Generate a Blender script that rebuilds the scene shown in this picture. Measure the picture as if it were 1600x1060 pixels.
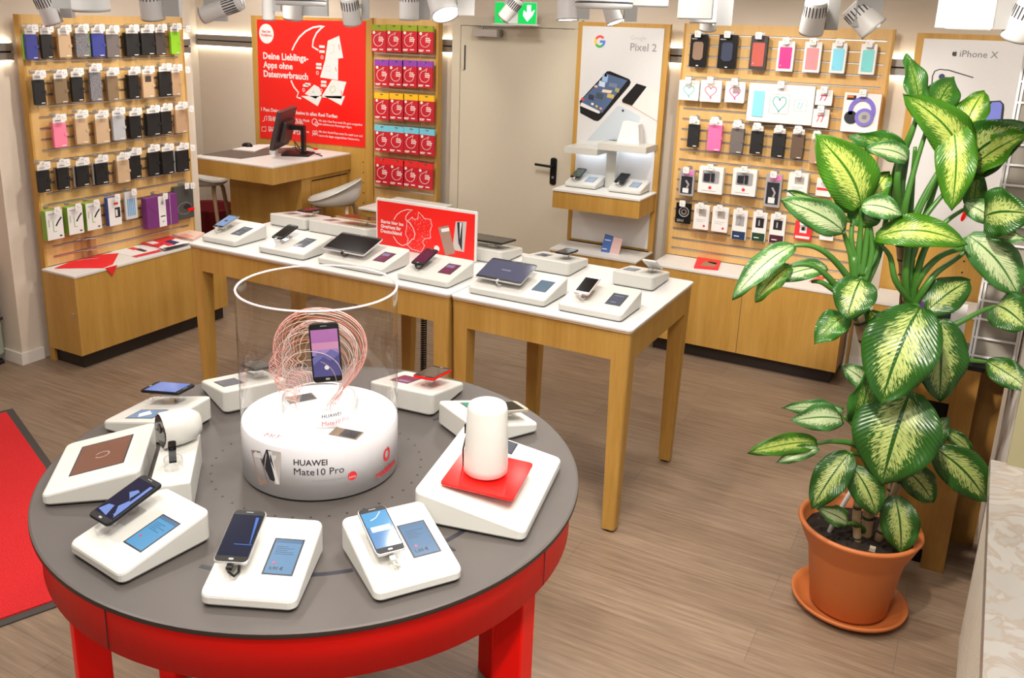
import bpy, bmesh, math, random
from mathutils import Vector, Matrix
random.seed(7)
sc = bpy.context.scene
for o in list(bpy.data.objects): bpy.data.objects.remove(o)
# ------------------------------------------------------------------ camera
FPX, CX, CY, H = 1402.046, 762.768, 422.602, 2.15
RX = Vector((.87230587, .48811116, .02880901))      # camera right, world
RD = Vector((.1563675, -.22265022, -.96227651))     # camera down, world
RF = Vector((-.46328357, .84390425, -.27054381))    # camera forward, world
cam = bpy.data.cameras.new('camera'); camo = bpy.data.objects.new('camera', cam)
sc.collection.objects.link(camo); sc.camera = camo
cam.sensor_width = 36; cam.lens = FPX*36/1600
cam.shift_x = (800-CX)/1600; cam.shift_y = (CY-530)/1600
cam.clip_start = .02
M4 = Matrix.Identity(4)
for i in range(3):
    M4[i][0] = RX[i]; M4[i][1] = -RD[i]; M4[i][2] = -RF[i]
M4[2][3] = H
camo.matrix_world = M4
# ------------------------------------------------------------------ world / exposure
w = bpy.data.worlds.new('world'); sc.world = w; w.use_nodes = True
w.node_tree.nodes['Background'].inputs[0].default_value = (.85, .92, 1, 1)
w.node_tree.nodes['Background'].inputs[1].default_value = .8
sc.view_settings.view_transform = 'Standard'; sc.view_settings.look = 'None'
sc.view_settings.gamma = 1; sc.view_settings.exposure = -0.1
sc.view_settings.use_curve_mapping = False
WARM = (1, .91, .80); NEUT = (1, .96, .90)
def lamp(name, kind, loc, energy, color=WARM, target=None, size=.3, cone=60, blend=.6):
    l = bpy.data.lights.new(name, kind); l.energy = energy; l.color = color
    if kind == 'AREA': l.shape = 'DISK'; l.size = size
    if kind == 'SPOT': l.spot_size = math.radians(cone); l.spot_blend = blend; l.shadow_soft_size = size
    o = bpy.data.objects.new(name, l); sc.collection.objects.link(o); o.location = loc
    if target is not None:
        o.rotation_euler = (Vector(target)-Vector(loc)).to_track_quat('-Z', 'Y').to_euler()
    return o
LS = .86
for x, y, e in [(-4.0, 2.2, 12), (-2.6, 1.0, 24), (-1.0, .6, 28), (-1.2, 2.4, 24), (-2.8, 3.0, 14), (-4.0, 4.4, 16), (-2.5, 4.8, 20), (-1.0, 4.3, 18), (-.1, 1.5, 28), (-5.3, 5.3, 18)]:
    lamp('added_area_lamp', 'AREA', (x, y, 2.70), e*LS, NEUT, (x, y, 0), .28)  # soft lamps added overhead for general brightness, no fixtures go with them
for x, y, tx, ty, tz, e in [
    (-3.6, 3.6, -4.9, 3.75, 1.35, 62), (-3.4, 4.3, -4.9, 4.2, 1.1, 40), (-4.6, 4.6, -4.9, 5.9, 1.5, 45), (-3.6, 4.7, -4.0, 5.9, 1.4, 45),
    (-2.4, 4.6, -2.2, 5.9, 1.5, 42), (-1.6, 4.4, -1.45, 5.9, 1.3, 80), (-.9, 4.2, -.95, 5.9, 1.3, 80), (-.3, 4.4, .1, 5.9, 1.5, 48),
    (-3.0, 2.8, -3.1, 3.7, .95, 60), (-1.7, 2.9, -1.7, 3.7, .95, 60), (-.8, 1.2, -1.4, 1.8, .95, 60), (-2.4, 1.9, -1.6, 1.9, .95, 45),
    (-.35, 1.9, -.05, 3.1, 1.8, 250), (-4.0, 3.4, -4.4, 5.0, 1.05, 45), (-.9, 2.6, -.6, 3.0, 0, 60), (-3.2, 1.6, -4.2, 2.4, 0, 22), (-.3, -.5, -1.0, 1.0, .85, 55), (-.2, .8, -.5, 1.9, 0, 70), (-2.7, -.1, -2.5, .9, 0, 110), (-.4, .1, -.6, 1.2, 0, 80), (-.6, 2.0, -.6, 2.5, 0, 55)]:
    lamp('track_spot_lamp', 'SPOT', (x, y, 2.62), e*LS*1.2, WARM, (tx, ty, tz), .05, 62, .7)

# ------------------------------------------------------------------ photo geometry helpers (all land on real planes)
def ray(px, py):
    return RX*((px-CX)/FPX) + RD*((py-CY)/FPX) + RF
def onz(px, py, z):
    d = ray(px, py); t = (z-H)/d.z; return Vector((d.x*t, d.y*t, z))
def onx(px, py, X):
    d = ray(px, py); t = X/d.x; return Vector((X, d.y*t, H+d.z*t))
def ony(px, py, Y):
    d = ray(px, py); t = Y/d.y; return Vector((d.x*t, Y, H+d.z*t))
HD = Vector((RF.x, RF.y, 0)).normalized()
def onp(px, py, D):
    d = ray(px, py); t = D/(d.x*HD.x+d.y*HD.y); return Vector((d.x*t, d.y*t, H+d.z*t))

# ------------------------------------------------------------------ materials
def newmat(name):
    m = bpy.data.materials.new(name); m.use_nodes = True
    return m, m.node_tree.nodes, m.node_tree.links, m.node_tree.nodes['Principled BSDF']
MC = {}
def flat(name, col, rough=.5, metal=0, emit=None, es=1.0, alpha=1, trans=0, spec=None):
    if name in MC: return MC[name]
    m, n, l, b = newmat(name)
    b.inputs['Base Color'].default_value = (*col, 1); b.inputs['Roughness'].default_value = rough
    b.inputs['Metallic'].default_value = metal
    if spec is not None: b.inputs['Specular IOR Level'].default_value = spec
    if trans: b.inputs['Transmission Weight'].default_value = trans
    if emit: b.inputs['Emission Color'].default_value = (*emit, 1); b.inputs['Emission Strength'].default_value = es
    # faint surface variation keeps every material procedural
    nz = n.new('ShaderNodeTexNoise'); nz.inputs['Scale'].default_value = 60
    mx = n.new('ShaderNodeMixRGB'); mx.blend_type = 'MULTIPLY'; mx.inputs[0].default_value = .05
    mx.inputs[1].default_value = (*col, 1); l.new(nz.outputs['Fac'], mx.inputs[2]); l.new(mx.outputs[0], b.inputs['Base Color'])
    MC[name] = m; return m
def clear(name, tint=(1, 1, 1), spec=.12, rough=.02, tr=.93):
    m, n, l, b = newmat(name); n.remove(b)
    t = n.new('ShaderNodeBsdfTransparent'); t.inputs[0].default_value = (tint[0]*tr, tint[1]*tr, tint[2]*tr, 1)
    g = n.new('ShaderNodeBsdfGlossy'); g.inputs['Roughness'].default_value = rough
    fr = n.new('ShaderNodeLayerWeight'); fr.inputs[0].default_value = .5
    pw = n.new('ShaderNodeMath'); pw.operation = 'POWER'; pw.inputs[1].default_value = 4; l.new(fr.outputs['Facing'], pw.inputs[0])
    ma = n.new('ShaderNodeMath'); ma.operation = 'MULTIPLY_ADD'; ma.inputs[1].default_value = .75; ma.inputs[2].default_value = .035; l.new(pw.outputs[0], ma.inputs[0])
    mx = n.new('ShaderNodeMixShader'); l.new(ma.outputs[0], mx.inputs[0]); l.new(t.outputs[0], mx.inputs[1]); l.new(g.outputs[0], mx.inputs[2])
    l.new(mx.outputs[0], n['Material Output'].inputs[0]); MC[name] = m; return m
def wood(name, c1, c2, axis='Z', rough=.45):
    m, n, l, b = newmat(name)
    geo = n.new('ShaderNodeNewGeometry'); mp = n.new('ShaderNodeMapping')
    s = {'Z': (9, 9, .55), 'X': (.55, 9, 9), 'Y': (9, .55, 9)}[axis]; mp.inputs['Scale'].default_value = s
    l.new(geo.outputs['Position'], mp.inputs['Vector'])
    a = n.new('ShaderNodeTexNoise'); a.inputs['Scale'].default_value = 1.6; a.inputs['Detail'].default_value = 5; l.new(mp.outputs[0], a.inputs['Vector'])
    f = n.new('ShaderNodeTexNoise'); f.inputs['Scale'].default_value = 11; f.inputs['Detail'].default_value = 8; f.inputs['Roughness'].default_value = .7; l.new(mp.outputs[0], f.inputs['Vector'])
    ad = n.new('ShaderNodeMath'); ad.operation = 'MULTIPLY_ADD'; ad.inputs[1].default_value = .45; l.new(f.outputs['Fac'], ad.inputs[0]); 
    mm = n.new('ShaderNodeMath'); mm.operation = 'MULTIPLY'; mm.inputs[1].default_value = .55; l.new(a.outputs['Fac'], mm.inputs[0]); l.new(mm.outputs[0], ad.inputs[2])
    r = n.new('ShaderNodeValToRGB'); r.color_ramp.elements[0].position = .36; r.color_ramp.elements[1].position = .64
    r.color_ramp.elements[0].color = (*c2, 1); r.color_ramp.elements[1].color = (*c1, 1)
    l.new(ad.outputs[0], r.inputs[0]); l.new(r.outputs[0], b.inputs['Base Color']); b.inputs['Roughness'].default_value = rough
    b.inputs['Specular IOR Level'].default_value = .35
    MC[name] = m; return m
oak = wood('oak_veneer', (.53, .31, .078), (.41, .22, .040))
oakL = wood('oak_slatwall', (.66, .43, .18), (.56, .34, .12))
oakD = wood('oak_shadowed_unit', (.30, .155, .034), (.22, .105, .02))  # same oak with the shade on the right-hand unit put into its colour
white = flat('white_laminate', (.72, .715, .70), .35)
wplas = flat('white_plastic', (.60, .595, .56), .32)
wall_m = flat('warm_wall_paint', (.70, .62, .52), .85)
door_m = flat('beige_door_paint', (.62, .565, .45), .6)
trimw = flat('white_trim_paint', (.80, .76, .70), .5)
black = flat('black_plastic', (.007, .007, .008), .4, spec=.25)
bleath = flat('black_leather', (.018, .018, .02), .55)
plinth = flat('dark_plinth', (.022, .014, .012), .5)
alu = flat('aluminium', (.62, .61, .60), .35, .9)
steel = flat('brushed_rail_metal', (.30, .28, .26), .4, .6)
chrome = flat('chrome', (.8, .8, .8), .12, 1)
red = flat('signal_red', (.86, .004, .002), .45, spec=.2)
redcloth = flat('red_cloth', (.72, .012, .015), .8)
tabletop = flat('grey_anthracite_top', (.080, .070, .065), .45)
tedge = flat('dark_edge_band', (.035, .024, .022), .4)
glassblk = flat('black_glass', (.004, .004, .005), .1, spec=.25)
scr_blue = flat('screen_blue', (.03, .06, .10), .15, emit=(.20, .34, .52), es=.75)
scr_grey = flat('screen_grey', (.03, .03, .04), .12, emit=(.16, .19, .24), es=.5)
scr_mag = flat('screen_magenta', (.05, .01, .02), .15, emit=(.22, .04, .10), es=.7)
ink = flat('dark_ink', (.02, .02, .03), .4)
inkb = flat('screen_ink', (.008, .012, .03), .3, emit=(.02, .03, .06), es=.5)
paper = flat('white_paper', (.76, .755, .75), .6)
poster_red = flat('poster_red', (.80, .012, .008), .35)
emitw = flat('lamp_face', (1, 1, 1), .3, emit=(1, .97, .92), es=9)
drumtop = flat('lit_white_acrylic', (.9, .9, .9), .25, emit=(.93, .93, 1), es=.45)
led = flat('led_strip', (1, 1, 1), .3, emit=(1, .90, .70), es=14)
lampw = flat('lamp_housing_white', (.62, .615, .605), .45)
terra = flat('terracotta', (.50, .145, .035), .55)
soil = flat('potting_soil', (.02, .012, .008), .95)
gearm = flat('gear_box_white', (.36, .36, .355), .5)
acr = clear('clear_acrylic'); acrt = clear('drum_acrylic', (1, .99, .98), tr=.95)
acre = flat('acrylic_edge', (.85, .86, .9), .15, trans=.4)
def col(name, c, rough=.5): return flat(name, c, rough)

m, n, l, b = newmat('vinyl_plank_floor'); floor_m = m
geo = n.new('ShaderNodeNewGeometry'); br = n.new('ShaderNodeTexBrick')
br.inputs['Scale'].default_value = 1; br.inputs['Brick Width'].default_value = 1.25; br.inputs['Row Height'].default_value = .2
br.inputs['Mortar Size'].default_value = .0012; br.inputs['Color1'].default_value = (.25, .175, .118, 1); br.inputs['Color2'].default_value = (.285, .205, .142, 1)
br.inputs['Mortar'].default_value = (.16, .12, .09, 1); br.offset = .37; l.new(geo.outputs['Position'], br.inputs['Vector'])
mp = n.new('ShaderNodeMapping'); mp.inputs['Scale'].default_value = (1.3, 22, 1); l.new(geo.outputs['Position'], mp.inputs['Vector'])
nz = n.new('ShaderNodeTexNoise'); nz.inputs['Scale'].default_value = 2.4; nz.inputs['Detail'].default_value = 9; nz.inputs['Roughness'].default_value = .68; l.new(mp.outputs[0], nz.inputs['Vector'])
rp = n.new('ShaderNodeValToRGB'); rp.color_ramp.elements[0].position = .3; rp.color_ramp.elements[1].position = .72
rp.color_ramp.elements[0].color = (.62, .60, .58, 1); rp.color_ramp.elements[1].color = (1.25, 1.25, 1.25, 1); l.new(nz.outputs['Fac'], rp.inputs[0])
mx = n.new('ShaderNodeMixRGB'); mx.blend_type = 'MULTIPLY'; mx.inputs[0].default_value = 1; l.new(br.outputs['Color'], mx.inputs[1]); l.new(rp.outputs[0], mx.inputs[2])
l.new(mx.outputs[0], b.inputs['Base Color']); b.inputs['Roughness'].default_value = .42

m, n, l, b = newmat('marble_sill'); marble = m
geo = n.new('ShaderNodeNewGeometry'); nz = n.new('ShaderNodeTexNoise'); nz.inputs['Scale'].default_value = 5; nz.inputs['Detail'].default_value = 9; nz.inputs['Distortion'].default_value = 2.6
l.new(geo.outputs['Position'], nz.inputs['Vector']); rp = n.new('ShaderNodeValToRGB')
rp.color_ramp.elements[0].position = .44; rp.color_ramp.elements[0].color = (.36, .335, .31, 1); rp.color_ramp.elements[1].position = .56; rp.color_ramp.elements[1].color = (.40, .375, .35, 1); e_ = rp.color_ramp.elements.new(.50); e_.color = (.34, .28, .235, 1)
l.new(nz.outputs['Fac'], rp.inputs[0]); l.new(rp.outputs[0], b.inputs['Base Color']); b.inputs['Roughness'].default_value = .18

m, n, l, b = newmat('red_mat_pile'); matred = m
nz = n.new('ShaderNodeTexNoise'); nz.inputs['Scale'].default_value = 260; geo = n.new('ShaderNodeNewGeometry'); l.new(geo.outputs['Position'], nz.inputs['Vector'])
rp = n.new('ShaderNodeValToRGB'); rp.color_ramp.elements[0].position = .3; rp.color_ramp.elements[1].position = .7
rp.color_ramp.elements[0].color = (.40, .006, .008, 1); rp.color_ramp.elements[1].color = (.80, .02, .025, 1)
l.new(nz.outputs['Fac'], rp.inputs[0]); l.new(rp.outputs[0], b.inputs['Base Color']); b.inputs['Roughness'].default_value = .95

m, n, l, b = newmat('speckled_felt'); speck = m
nz = n.new('ShaderNodeTexNoise'); nz.inputs['Scale'].default_value = 260; geo = n.new('ShaderNodeNewGeometry'); l.new(geo.outputs['Position'], nz.inputs['Vector'])
rp = n.new('ShaderNodeValToRGB'); rp.color_ramp.elements[0].position = .42; rp.color_ramp.elements[1].position = .62
rp.color_ramp.elements[0].color = (.035, .035, .045, 1); rp.color_ramp.elements[1].color = (.36, .35, .38, 1)
l.new(nz.outputs['Fac'], rp.inputs[0]); l.new(rp.outputs[0], b.inputs['Base Color']); b.inputs['Roughness'].default_value = .9

def leafmat(name, edge, cream, amount, glow=.35):
    m, n, l, b = newmat(name)
    uv = n.new('ShaderNodeUVMap'); sp = n.new('ShaderNodeSeparateXYZ'); l.new(uv.outputs[0], sp.inputs[0])
    def mth(op, a, bb=None, c=None):
        x = n.new('ShaderNodeMath'); x.operation = op
        for i, v in enumerate((a, bb, c)):
            if v is None: continue
            if isinstance(v, (int, float)): x.inputs[i].default_value = v
            else: l.new(v, x.inputs[i])
        return x.outputs[0]
    a = mth('ABSOLUTE', mth('MULTIPLY_ADD', sp.outputs[0], 2, -1))
    streak = mth('MULTIPLY_ADD', a, -.34, sp.outputs[1])
    cb = n.new('ShaderNodeCombineXYZ'); l.new(mth('MULTIPLY', streak, 26), cb.inputs[0]); l.new(mth('MULTIPLY', sp.outputs[0], 5), cb.inputs[1])
    oi = n.new('ShaderNodeObjectInfo'); l.new(mth('MULTIPLY', oi.outputs['Random'], 40), cb.inputs[2])
    nz = n.new('ShaderNodeTexNoise'); nz.inputs['Scale'].default_value = 2.6; nz.inputs['Detail'].default_value = 5; nz.inputs['Roughness'].default_value = .65; l.new(cb.outputs[0], nz.inputs['Vector'])
    # cream where noise exceeds a threshold growing to the margin and to tip / base
    vv = mth('ABSOLUTE', mth('MULTIPLY_ADD', sp.outputs[1], 2, -.95)); vv = mth('POWER', vv, 3)
    th = mth('ADD', mth('MULTIPLY_ADD', mth('POWER', a, 2.4), .62, amount), mth('MULTIPLY', vv, .22))
    f = mth('MULTIPLY', mth('SUBTRACT', nz.outputs['Fac'], th), 14)
    f = mth('MINIMUM', mth('MAXIMUM', mth('ADD', f, .5), 0), 1)
    mid = mth('GREATER_THAN', a, .05); f = mth('MULTIPLY', f, mid)
    mx = n.new('ShaderNodeMixRGB'); l.new(f, mx.inputs[0]); mx.inputs[1].default_value = (*edge, 1); mx.inputs[2].default_value = (*cream, 1)
    l.new(mx.outputs[0], b.inputs['Base Color']); b.inputs['Roughness'].default_value = .33
    # side veins as bump
    wv = mth('SINE', mth('MULTIPLY', streak, 130)); bp = n.new('ShaderNodeBump'); bp.inputs['Strength'].default_value = .25; bp.inputs['Distance'].default_value = .002
    l.new(wv, bp.inputs['Height']); l.new(bp.outputs[0], b.inputs['Normal'])
    tr = n.new('ShaderNodeBsdfTranslucent'); l.new(mx.outputs[0], tr.inputs[0]); ms = n.new('ShaderNodeMixShader'); ms.inputs[0].default_value = glow
    l.new(b.outputs[0], ms.inputs[1]); l.new(tr.outputs[0], ms.inputs[2]); l.new(ms.outputs[0], n['Material Output'].inputs[0])
    MC[name] = m; return m
leafA = leafmat('leaf_deep_variegated', (.018, .085, .008), (.40, .48, .15), .41, .2)
leafB = leafmat('leaf_spotlit_variegated', (.055, .20, .008), (.56, .66, .15), .40, .35)  # green and cream lightened to carry the spotlight on these leaves
leafC = leafmat('leaf_mostly_green', (.028, .13, .012), (.32, .44, .08), .50, .2)
leafD = leafmat('leaf_pale_variegated', (.05, .17, .035), (.52, .62, .34), .36, .2)
stemg = flat('green_petiole', (.045, .15, .018), .4)
canem = flat('beige_cane', (.36, .26, .15), .7)
caned = flat('dark_cane_ring', (.03, .05, .02), .7)

# ------------------------------------------------------------------ mesh builder
def rrect(w, h, r, n=4, cx=0, cy=0):
    P = []
    for sx, sy, a0 in ((1, -1, -90), (1, 1, 0), (-1, 1, 90), (-1, -1, 180)):
        for i in range(n+1):
            a = math.radians(a0+90*i/n)
            P.append((cx+sx*(w/2-r)+r*math.cos(a), cy+sy*(h/2-r)+r*math.sin(a)))
    return P
class MB:
    def __init__(s, M=None): s.v = []; s.f = []; s.m = []; s.sm = []; s.mats = []; s.M = M; s.uv = None
    def mi(s, m):
        if m not in s.mats: s.mats.append(m)
        return s.mats.index(m)
    def add(s, V, F, m, M=None, smooth=False, fn=None):
        b = len(s.v); k = s.mi(m)
        for p in V:
            p = Vector(p)
            if M is not None: p = M @ p
            if s.M is not None: p = s.M @ p
            if fn: p = Vector(fn(p))
            s.v.append(p)
        for f in F: s.f.append([b+i for i in f]); s.m.append(k); s.sm.append(smooth)
        return s
    def box(s, a, b, m, M=None, bev=0):
        if bev:
            w, d = b[0]-a[0], b[1]-a[1]
            return s.slab(rrect(w, d, min(bev*2, w/2.01, d/2.01), 3, (a[0]+b[0])/2, (a[1]+b[1])/2), a[2], b[2], m, M, bev)
        (x0, y0, z0), (x1, y1, z1) = a, b
        V = [(x0, y0, z0), (x1, y0, z0), (x1, y1, z0), (x0, y1, z0), (x0, y0, z1), (x1, y0, z1), (x1, y1, z1), (x0, y1, z1)]
        return s.add(V, [(0, 3, 2, 1), (4, 5, 6, 7), (0, 1, 5, 4), (1, 2, 6, 5), (2, 3, 7, 6), (3, 0, 4, 7)], m, M)
    def prism(s, P, z0, z1, m, M=None):
        a = sum(P[i][0]*P[(i+1) % len(P)][1]-P[(i+1) % len(P)][0]*P[i][1] for i in range(len(P)))
        if a < 0: P = P[::-1]
        n = len(P); V = [(x, y, z0) for x, y in P]+[(x, y, z1) for x, y in P]
        F = [tuple(range(n))[::-1], tuple(range(n, 2*n))]+[(i, (i+1) % n, n+(i+1) % n, n+i) for i in range(n)]
        return s.add(V, F, m, M)
    def slab(s, P, z0, z1, m, M=None, bev=.002, zt=None):
        """prism with softened rims; zt(x,y) may give a sloping top"""
        n = len(P); cx = sum(p[0] for p in P)/n; cy = sum(p[1] for p in P)/n
        def ins(e):
            out = []
            for x, y in P:
                dx, dy = x-cx, y-cy; L = math.hypot(dx, dy) or 1; out.append((x-dx/L*e, y-dy/L*e))
            return out
        zt = zt or (lambda x, y: z1)
        rings = [[(x, y, z0) for x, y in ins(bev)], [(x, y, z0+bev) for x, y in P], [(x, y, zt(x, y)-bev) for x, y in P],
                 [(x, y, zt(x, y)-bev*.3) for x, y in ins(bev*.35)], [(x, y, zt(x, y)) for x, y in ins(bev*1.2)]]
        V = [p for r in rings for p in r]; F = [tuple(range(n))[::-1], tuple(range(4*n, 5*n))]
        for k in range(4):
            F += [(k*n+i, k*n+(i+1) % n, (k+1)*n+(i+1) % n, (k+1)*n+i) for i in range(n)]
        return s.add(V, F, m, M)
    def lathe(s, prof, m, M=None, n=40, smooth=True, a0=0, a1=360):
        V = []; F = []; full = a1-a0 == 360; c = n if full else n+1
        for r, z in prof:
            for i in range(c):
                a = math.radians(a0+(a1-a0)*i/n); V.append((r*math.cos(a), r*math.sin(a), z))
        for k in range(len(prof)-1):
            for i in range(n):
                j = (i+1) % c; F.append((k*c+i, k*c+j, (k+1)*c+j, (k+1)*c+i))
        return s.add(V, F, m, M, smooth)
    def cyl(s, p0, p1, r, m, r2=None, n=14, smooth=True):
        p0 = Vector(p0); p1 = Vector(p1); d = p1-p0; L = d.length; r2 = r if r2 is None else r2
        Mx = Matrix.Translation(p0) @ d.to_track_quat('Z', 'Y').to_matrix().to_4x4()
        s.lathe([(r, 0), (r2, L)], m, Mx, n, smooth)
        s.add([(r*math.cos(2*math.pi*i/n), r*math.sin(2*math.pi*i/n), 0) for i in range(n)], [tuple(range(n))[::-1]], m, Mx)
        s.add([(r2*math.cos(2*math.pi*i/n), r2*math.sin(2*math.pi*i/n), L) for i in range(n)], [tuple(range(n))], m, Mx)
        return s
    def tube(s, P, r, m, n=6, closed=False):
        P = [Vector(p) for p in P]; N = len(P); rr = r if isinstance(r, (list, tuple)) else [r]*N
        V = []; F = []; u = None
        for i in range(N):
            a = P[i-1] if (i or closed) else P[0]; c = P[(i+1) % N] if (i < N-1 or closed) else P[-1]
            t = (c-a).normalized() if (c-a).length > 1e-9 else Vector((0, 0, 1))
            if u is None: u = t.orthogonal().normalized()
            u = (u-t*u.dot(t)).normalized() if (u-t*u.dot(t)).length > 1e-6 else t.orthogonal().normalized()
            w_ = t.cross(u)
            for k in range(n):
                an = 2*math.pi*k/n; V.append(P[i]+(u*math.cos(an)+w_*math.sin(an))*rr[i])
        for i in range(N if closed else N-1):
            j = (i+1) % N
            for k in range(n): F.append((i*n+k, i*n+(k+1) % n, j*n+(k+1) % n, j*n+k))
        if not closed: F += [tuple(range(n))[::-1], tuple(range((N-1)*n, N*n))]
        return s.add(V, F, m, None, True)
    def ribbon(s, P, w, z0, z1, m, M=None, closed=False):
        """flat stroke of width w along 2-D polyline P, raised from z0 to z1"""
        N = len(P); L = []; Rr = []
        for i in range(N):
            a = P[i-1] if (i or closed) else P[0]; c = P[(i+1) % N] if (i < N-1 or closed) else P[-1]
            dx, dy = c[0]-a[0], c[1]-a[1]; q = math.hypot(dx, dy) or 1; nx, ny = -dy/q*w/2, dx/q*w/2
            L.append((P[i][0]+nx, P[i][1]+ny)); Rr.append((P[i][0]-nx, P[i][1]-ny))
        V = [(x, y, z1) for x, y in L]+[(x, y, z1) for x, y in Rr]+[(x, y, z0) for x, y in L]+[(x, y, z0) for x, y in Rr]; F = []
        for i in range(N if closed else N-1):
            j = (i+1) % N; F += [(N+i, N+j, j, i), (2*N+i, i, j, 2*N+j), (N+i, 3*N+i, 3*N+j, N+j)]
        return s.add(V, F, m, M)
    def text(s, body, p, width, m, M=None, z=.0006, bold=0, align='L', size=None, ang=0, fn=None):
        """lettering starting at 2-D point p and fitted to width"""
        cu = bpy.data.curves.new('t', 'FONT'); cu.body = body; cu.size = 1; cu.extrude = 0; cu.resolution_u = 2; cu.offset = bold
        o = bpy.data.objects.new('t', cu); me = bpy.data.meshes.new_from_object(o)
        xs = [v.co.x for v in me.vertices] or [0, 1]; k = size if size else width/(max(xs)-min(xs) or 1); x0 = min(xs)
        if align == 'C': x0 = (min(xs)+max(xs))/2
        ca, sa = math.cos(ang), math.sin(ang)
        V = []
        for v in me.vertices:
            x, y = (v.co.x-x0)*k, v.co.y*k; V.append((p[0]+x*ca-y*sa, p[1]+x*sa+y*ca, z))
        s.add(V, [tuple(q.vertices) for q in me.polygons], m, M, fn=fn)
        bpy.data.meshes.remove(me); bpy.data.objects.remove(o); bpy.data.curves.remove(cu); return s
    def build(s, name, parent=None, matrix=None, fixn=True):
        me = bpy.data.meshes.new(name); me.from_pydata([tuple(v) for v in s.v], [], s.f)
        for m in s.mats: me.materials.append(m)
        for i, p in enumerate(me.polygons): p.material_index = s.m[i]; p.use_smooth = s.sm[i]
        me.update(); o = bpy.data.objects.new(name, me); sc.collection.objects.link(o)
        if matrix is not None: o.matrix_world = matrix
        if parent: o.parent = parent
        return o
def tag(o, label, cat, group=None, kind=None):
    o['label'] = label; o['category'] = cat
    if group: o['group'] = group
    if kind: o['kind'] = kind
    return o
def thing(name, label, cat, loc=(0, 0, 0), rz=0, group=None, M=None):
    o = bpy.data.objects.new(name, None); sc.collection.objects.link(o); o.empty_display_size = .05
    if M is not None: o.matrix_world = M
    else: o.location = loc; o.rotation_euler = (0, 0, rz)
    return tag(o, label, cat, group)
def struct(name, mb, M=None):
    o = mb.build(name, None, M); o['kind'] = 'structure'; return o
def T(x, y, z): return Matrix.Translation((x, y, z))
def RZ(a): return Matrix.Rotation(a, 4, 'Z')
def RXm(a): return Matrix.Rotation(a, 4, 'X')
def frame(o, u, v, n):
    m = Matrix.Identity(4)
    for i in range(3): m[i][0] = u[i]; m[i][1] = v[i]; m[i][2] = n[i]; m[i][3] = o[i]
    return m
def backface(x, y, z): return frame((x, y, z), (1, 0, 0), (0, 0, 1), (0, -1, 0))   # local u right, v up, n towards room (-Y)
def leftface(x, y, z): return frame((x, y, z), (0, 1, 0), (0, 0, 1), (1, 0, 0))    # on the left wall, n = +X
class Plane:
    """2-D drawing surface: q() gives local u,v of a point seen at a pixel"""
    def __init__(s, kind, c, o): s.kind = kind; s.c = c; s.o = Vector(o)
    def q(s, px, py):
        p = (ony if s.kind == 'y' else onx)(px, py, s.c)-s.o
        return (p.x, p.z) if s.kind == 'y' else (p.y, p.z)
    def M(s): return backface(*s.o) if s.kind == 'y' else leftface(*s.o)
    def L(s, pts): return [s.q(*p) for p in pts]
def arc(cx, cy, rx, ry, a0, a1, n=16):
    return [(cx+rx*math.cos(math.radians(a0+(a1-a0)*i/n)), cy+ry*math.sin(math.radians(a0+(a1-a0)*i/n))) for i in range(n+1)]

# ================================================================== THE ROOM
YW, XW = 6.03, -5.0
struct('floor', MB().box((-8.2, -2.5, -.1), (1.6, 6.3, 0), floor_m))
struct('ceiling', MB().box((-8.2, -2.5, 2.78), (1.6, 6.3, 2.9), flat('ceiling_paint', (.75, .70, .63), .9)))
struct('wall_back', MB().box((-8.2, YW, 0), (1.6, YW+.15, 2.78), wall_m))
struct('wall_left', MB().box((-5.32, 3.16, 0), (XW, 4.66, 2.78), wall_m))
struct('wall_recess', MB().box((-6.5, 4.66, 0), (-6.38, YW, 2.78), wall_m))
struct('wall_recess_front', MB().box((-6.5, 4.54, 0), (-5.32, 4.66, 2.78), wall_m))
struct('wall_entrance', MB().box((-5.32, -2.5, 0), (-5.22, 3.16, 2.78), wall_m))
struct('wall_camera', MB().box((-5.3, -2.5, 0), (1.6, -2.35, 2.78), wall_m))
struct('wall_right', MB().box((.235, 3.28, 0), (1.6, YW, 2.78), trimw))
struct('wall_right_parapet', MB().box((.20, -2.4, 0), (1.6, 3.28, .70), flat('under_sill_paint', (.55, .50, .42), .6)))
struct('wall_right_lintel', MB().box((.5, -2.4, 2.3), (1.6, 3.28, 2.78), trimw))
wf = MB()
for y in (-1.0, .4, 1.8, 3.24): wf.box((.50, y-.035, .74), (.56, y+.035, 2.3), trimw)
wf.box((.50, -1, .74), (.56, 3.28, .80), trimw).box((.50, -1, 2.24), (.56, 3.28, 2.3), trimw)
struct('window_1', wf)
struct('trim_1', MB().box((.225, 3.262, .75), (.30, 3.285, 2.78), flat('olive_edge_trim', (.30, .27, .15), .6)))
struct('trim_2', MB().box((.178, -1.5, .70), (.52, 3.285, .75), marble, bev=.006))
# slatted radiator cover under the sill
rc = MB()
for i in range(36): rc.box((.19, 3.25-i*.05-.034, .05), (.202, 3.25-i*.05, .68), flat('cover_slat_paint', (.62, .58, .50), .5))
struct('trim_3', rc)
# plinth trim of the left column
struct('baseboard_left', MB().box((-5.0, 3.145, 0), (-4.985, 3.30, .075), trimw).box((-5.22, 3.145, 0), (-5.0, 3.1595, .075), trimw)
       .box((-4.999, 4.6, 0), (-4.985, 4.66, .075), trimw))
struct('baseboard_back', MB().box((-6.38, YW-.014, 0), (-3.70, YW, .075), trimw).box((-2.55, YW-.014, 0), (.235, YW, .075), trimw))
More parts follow.
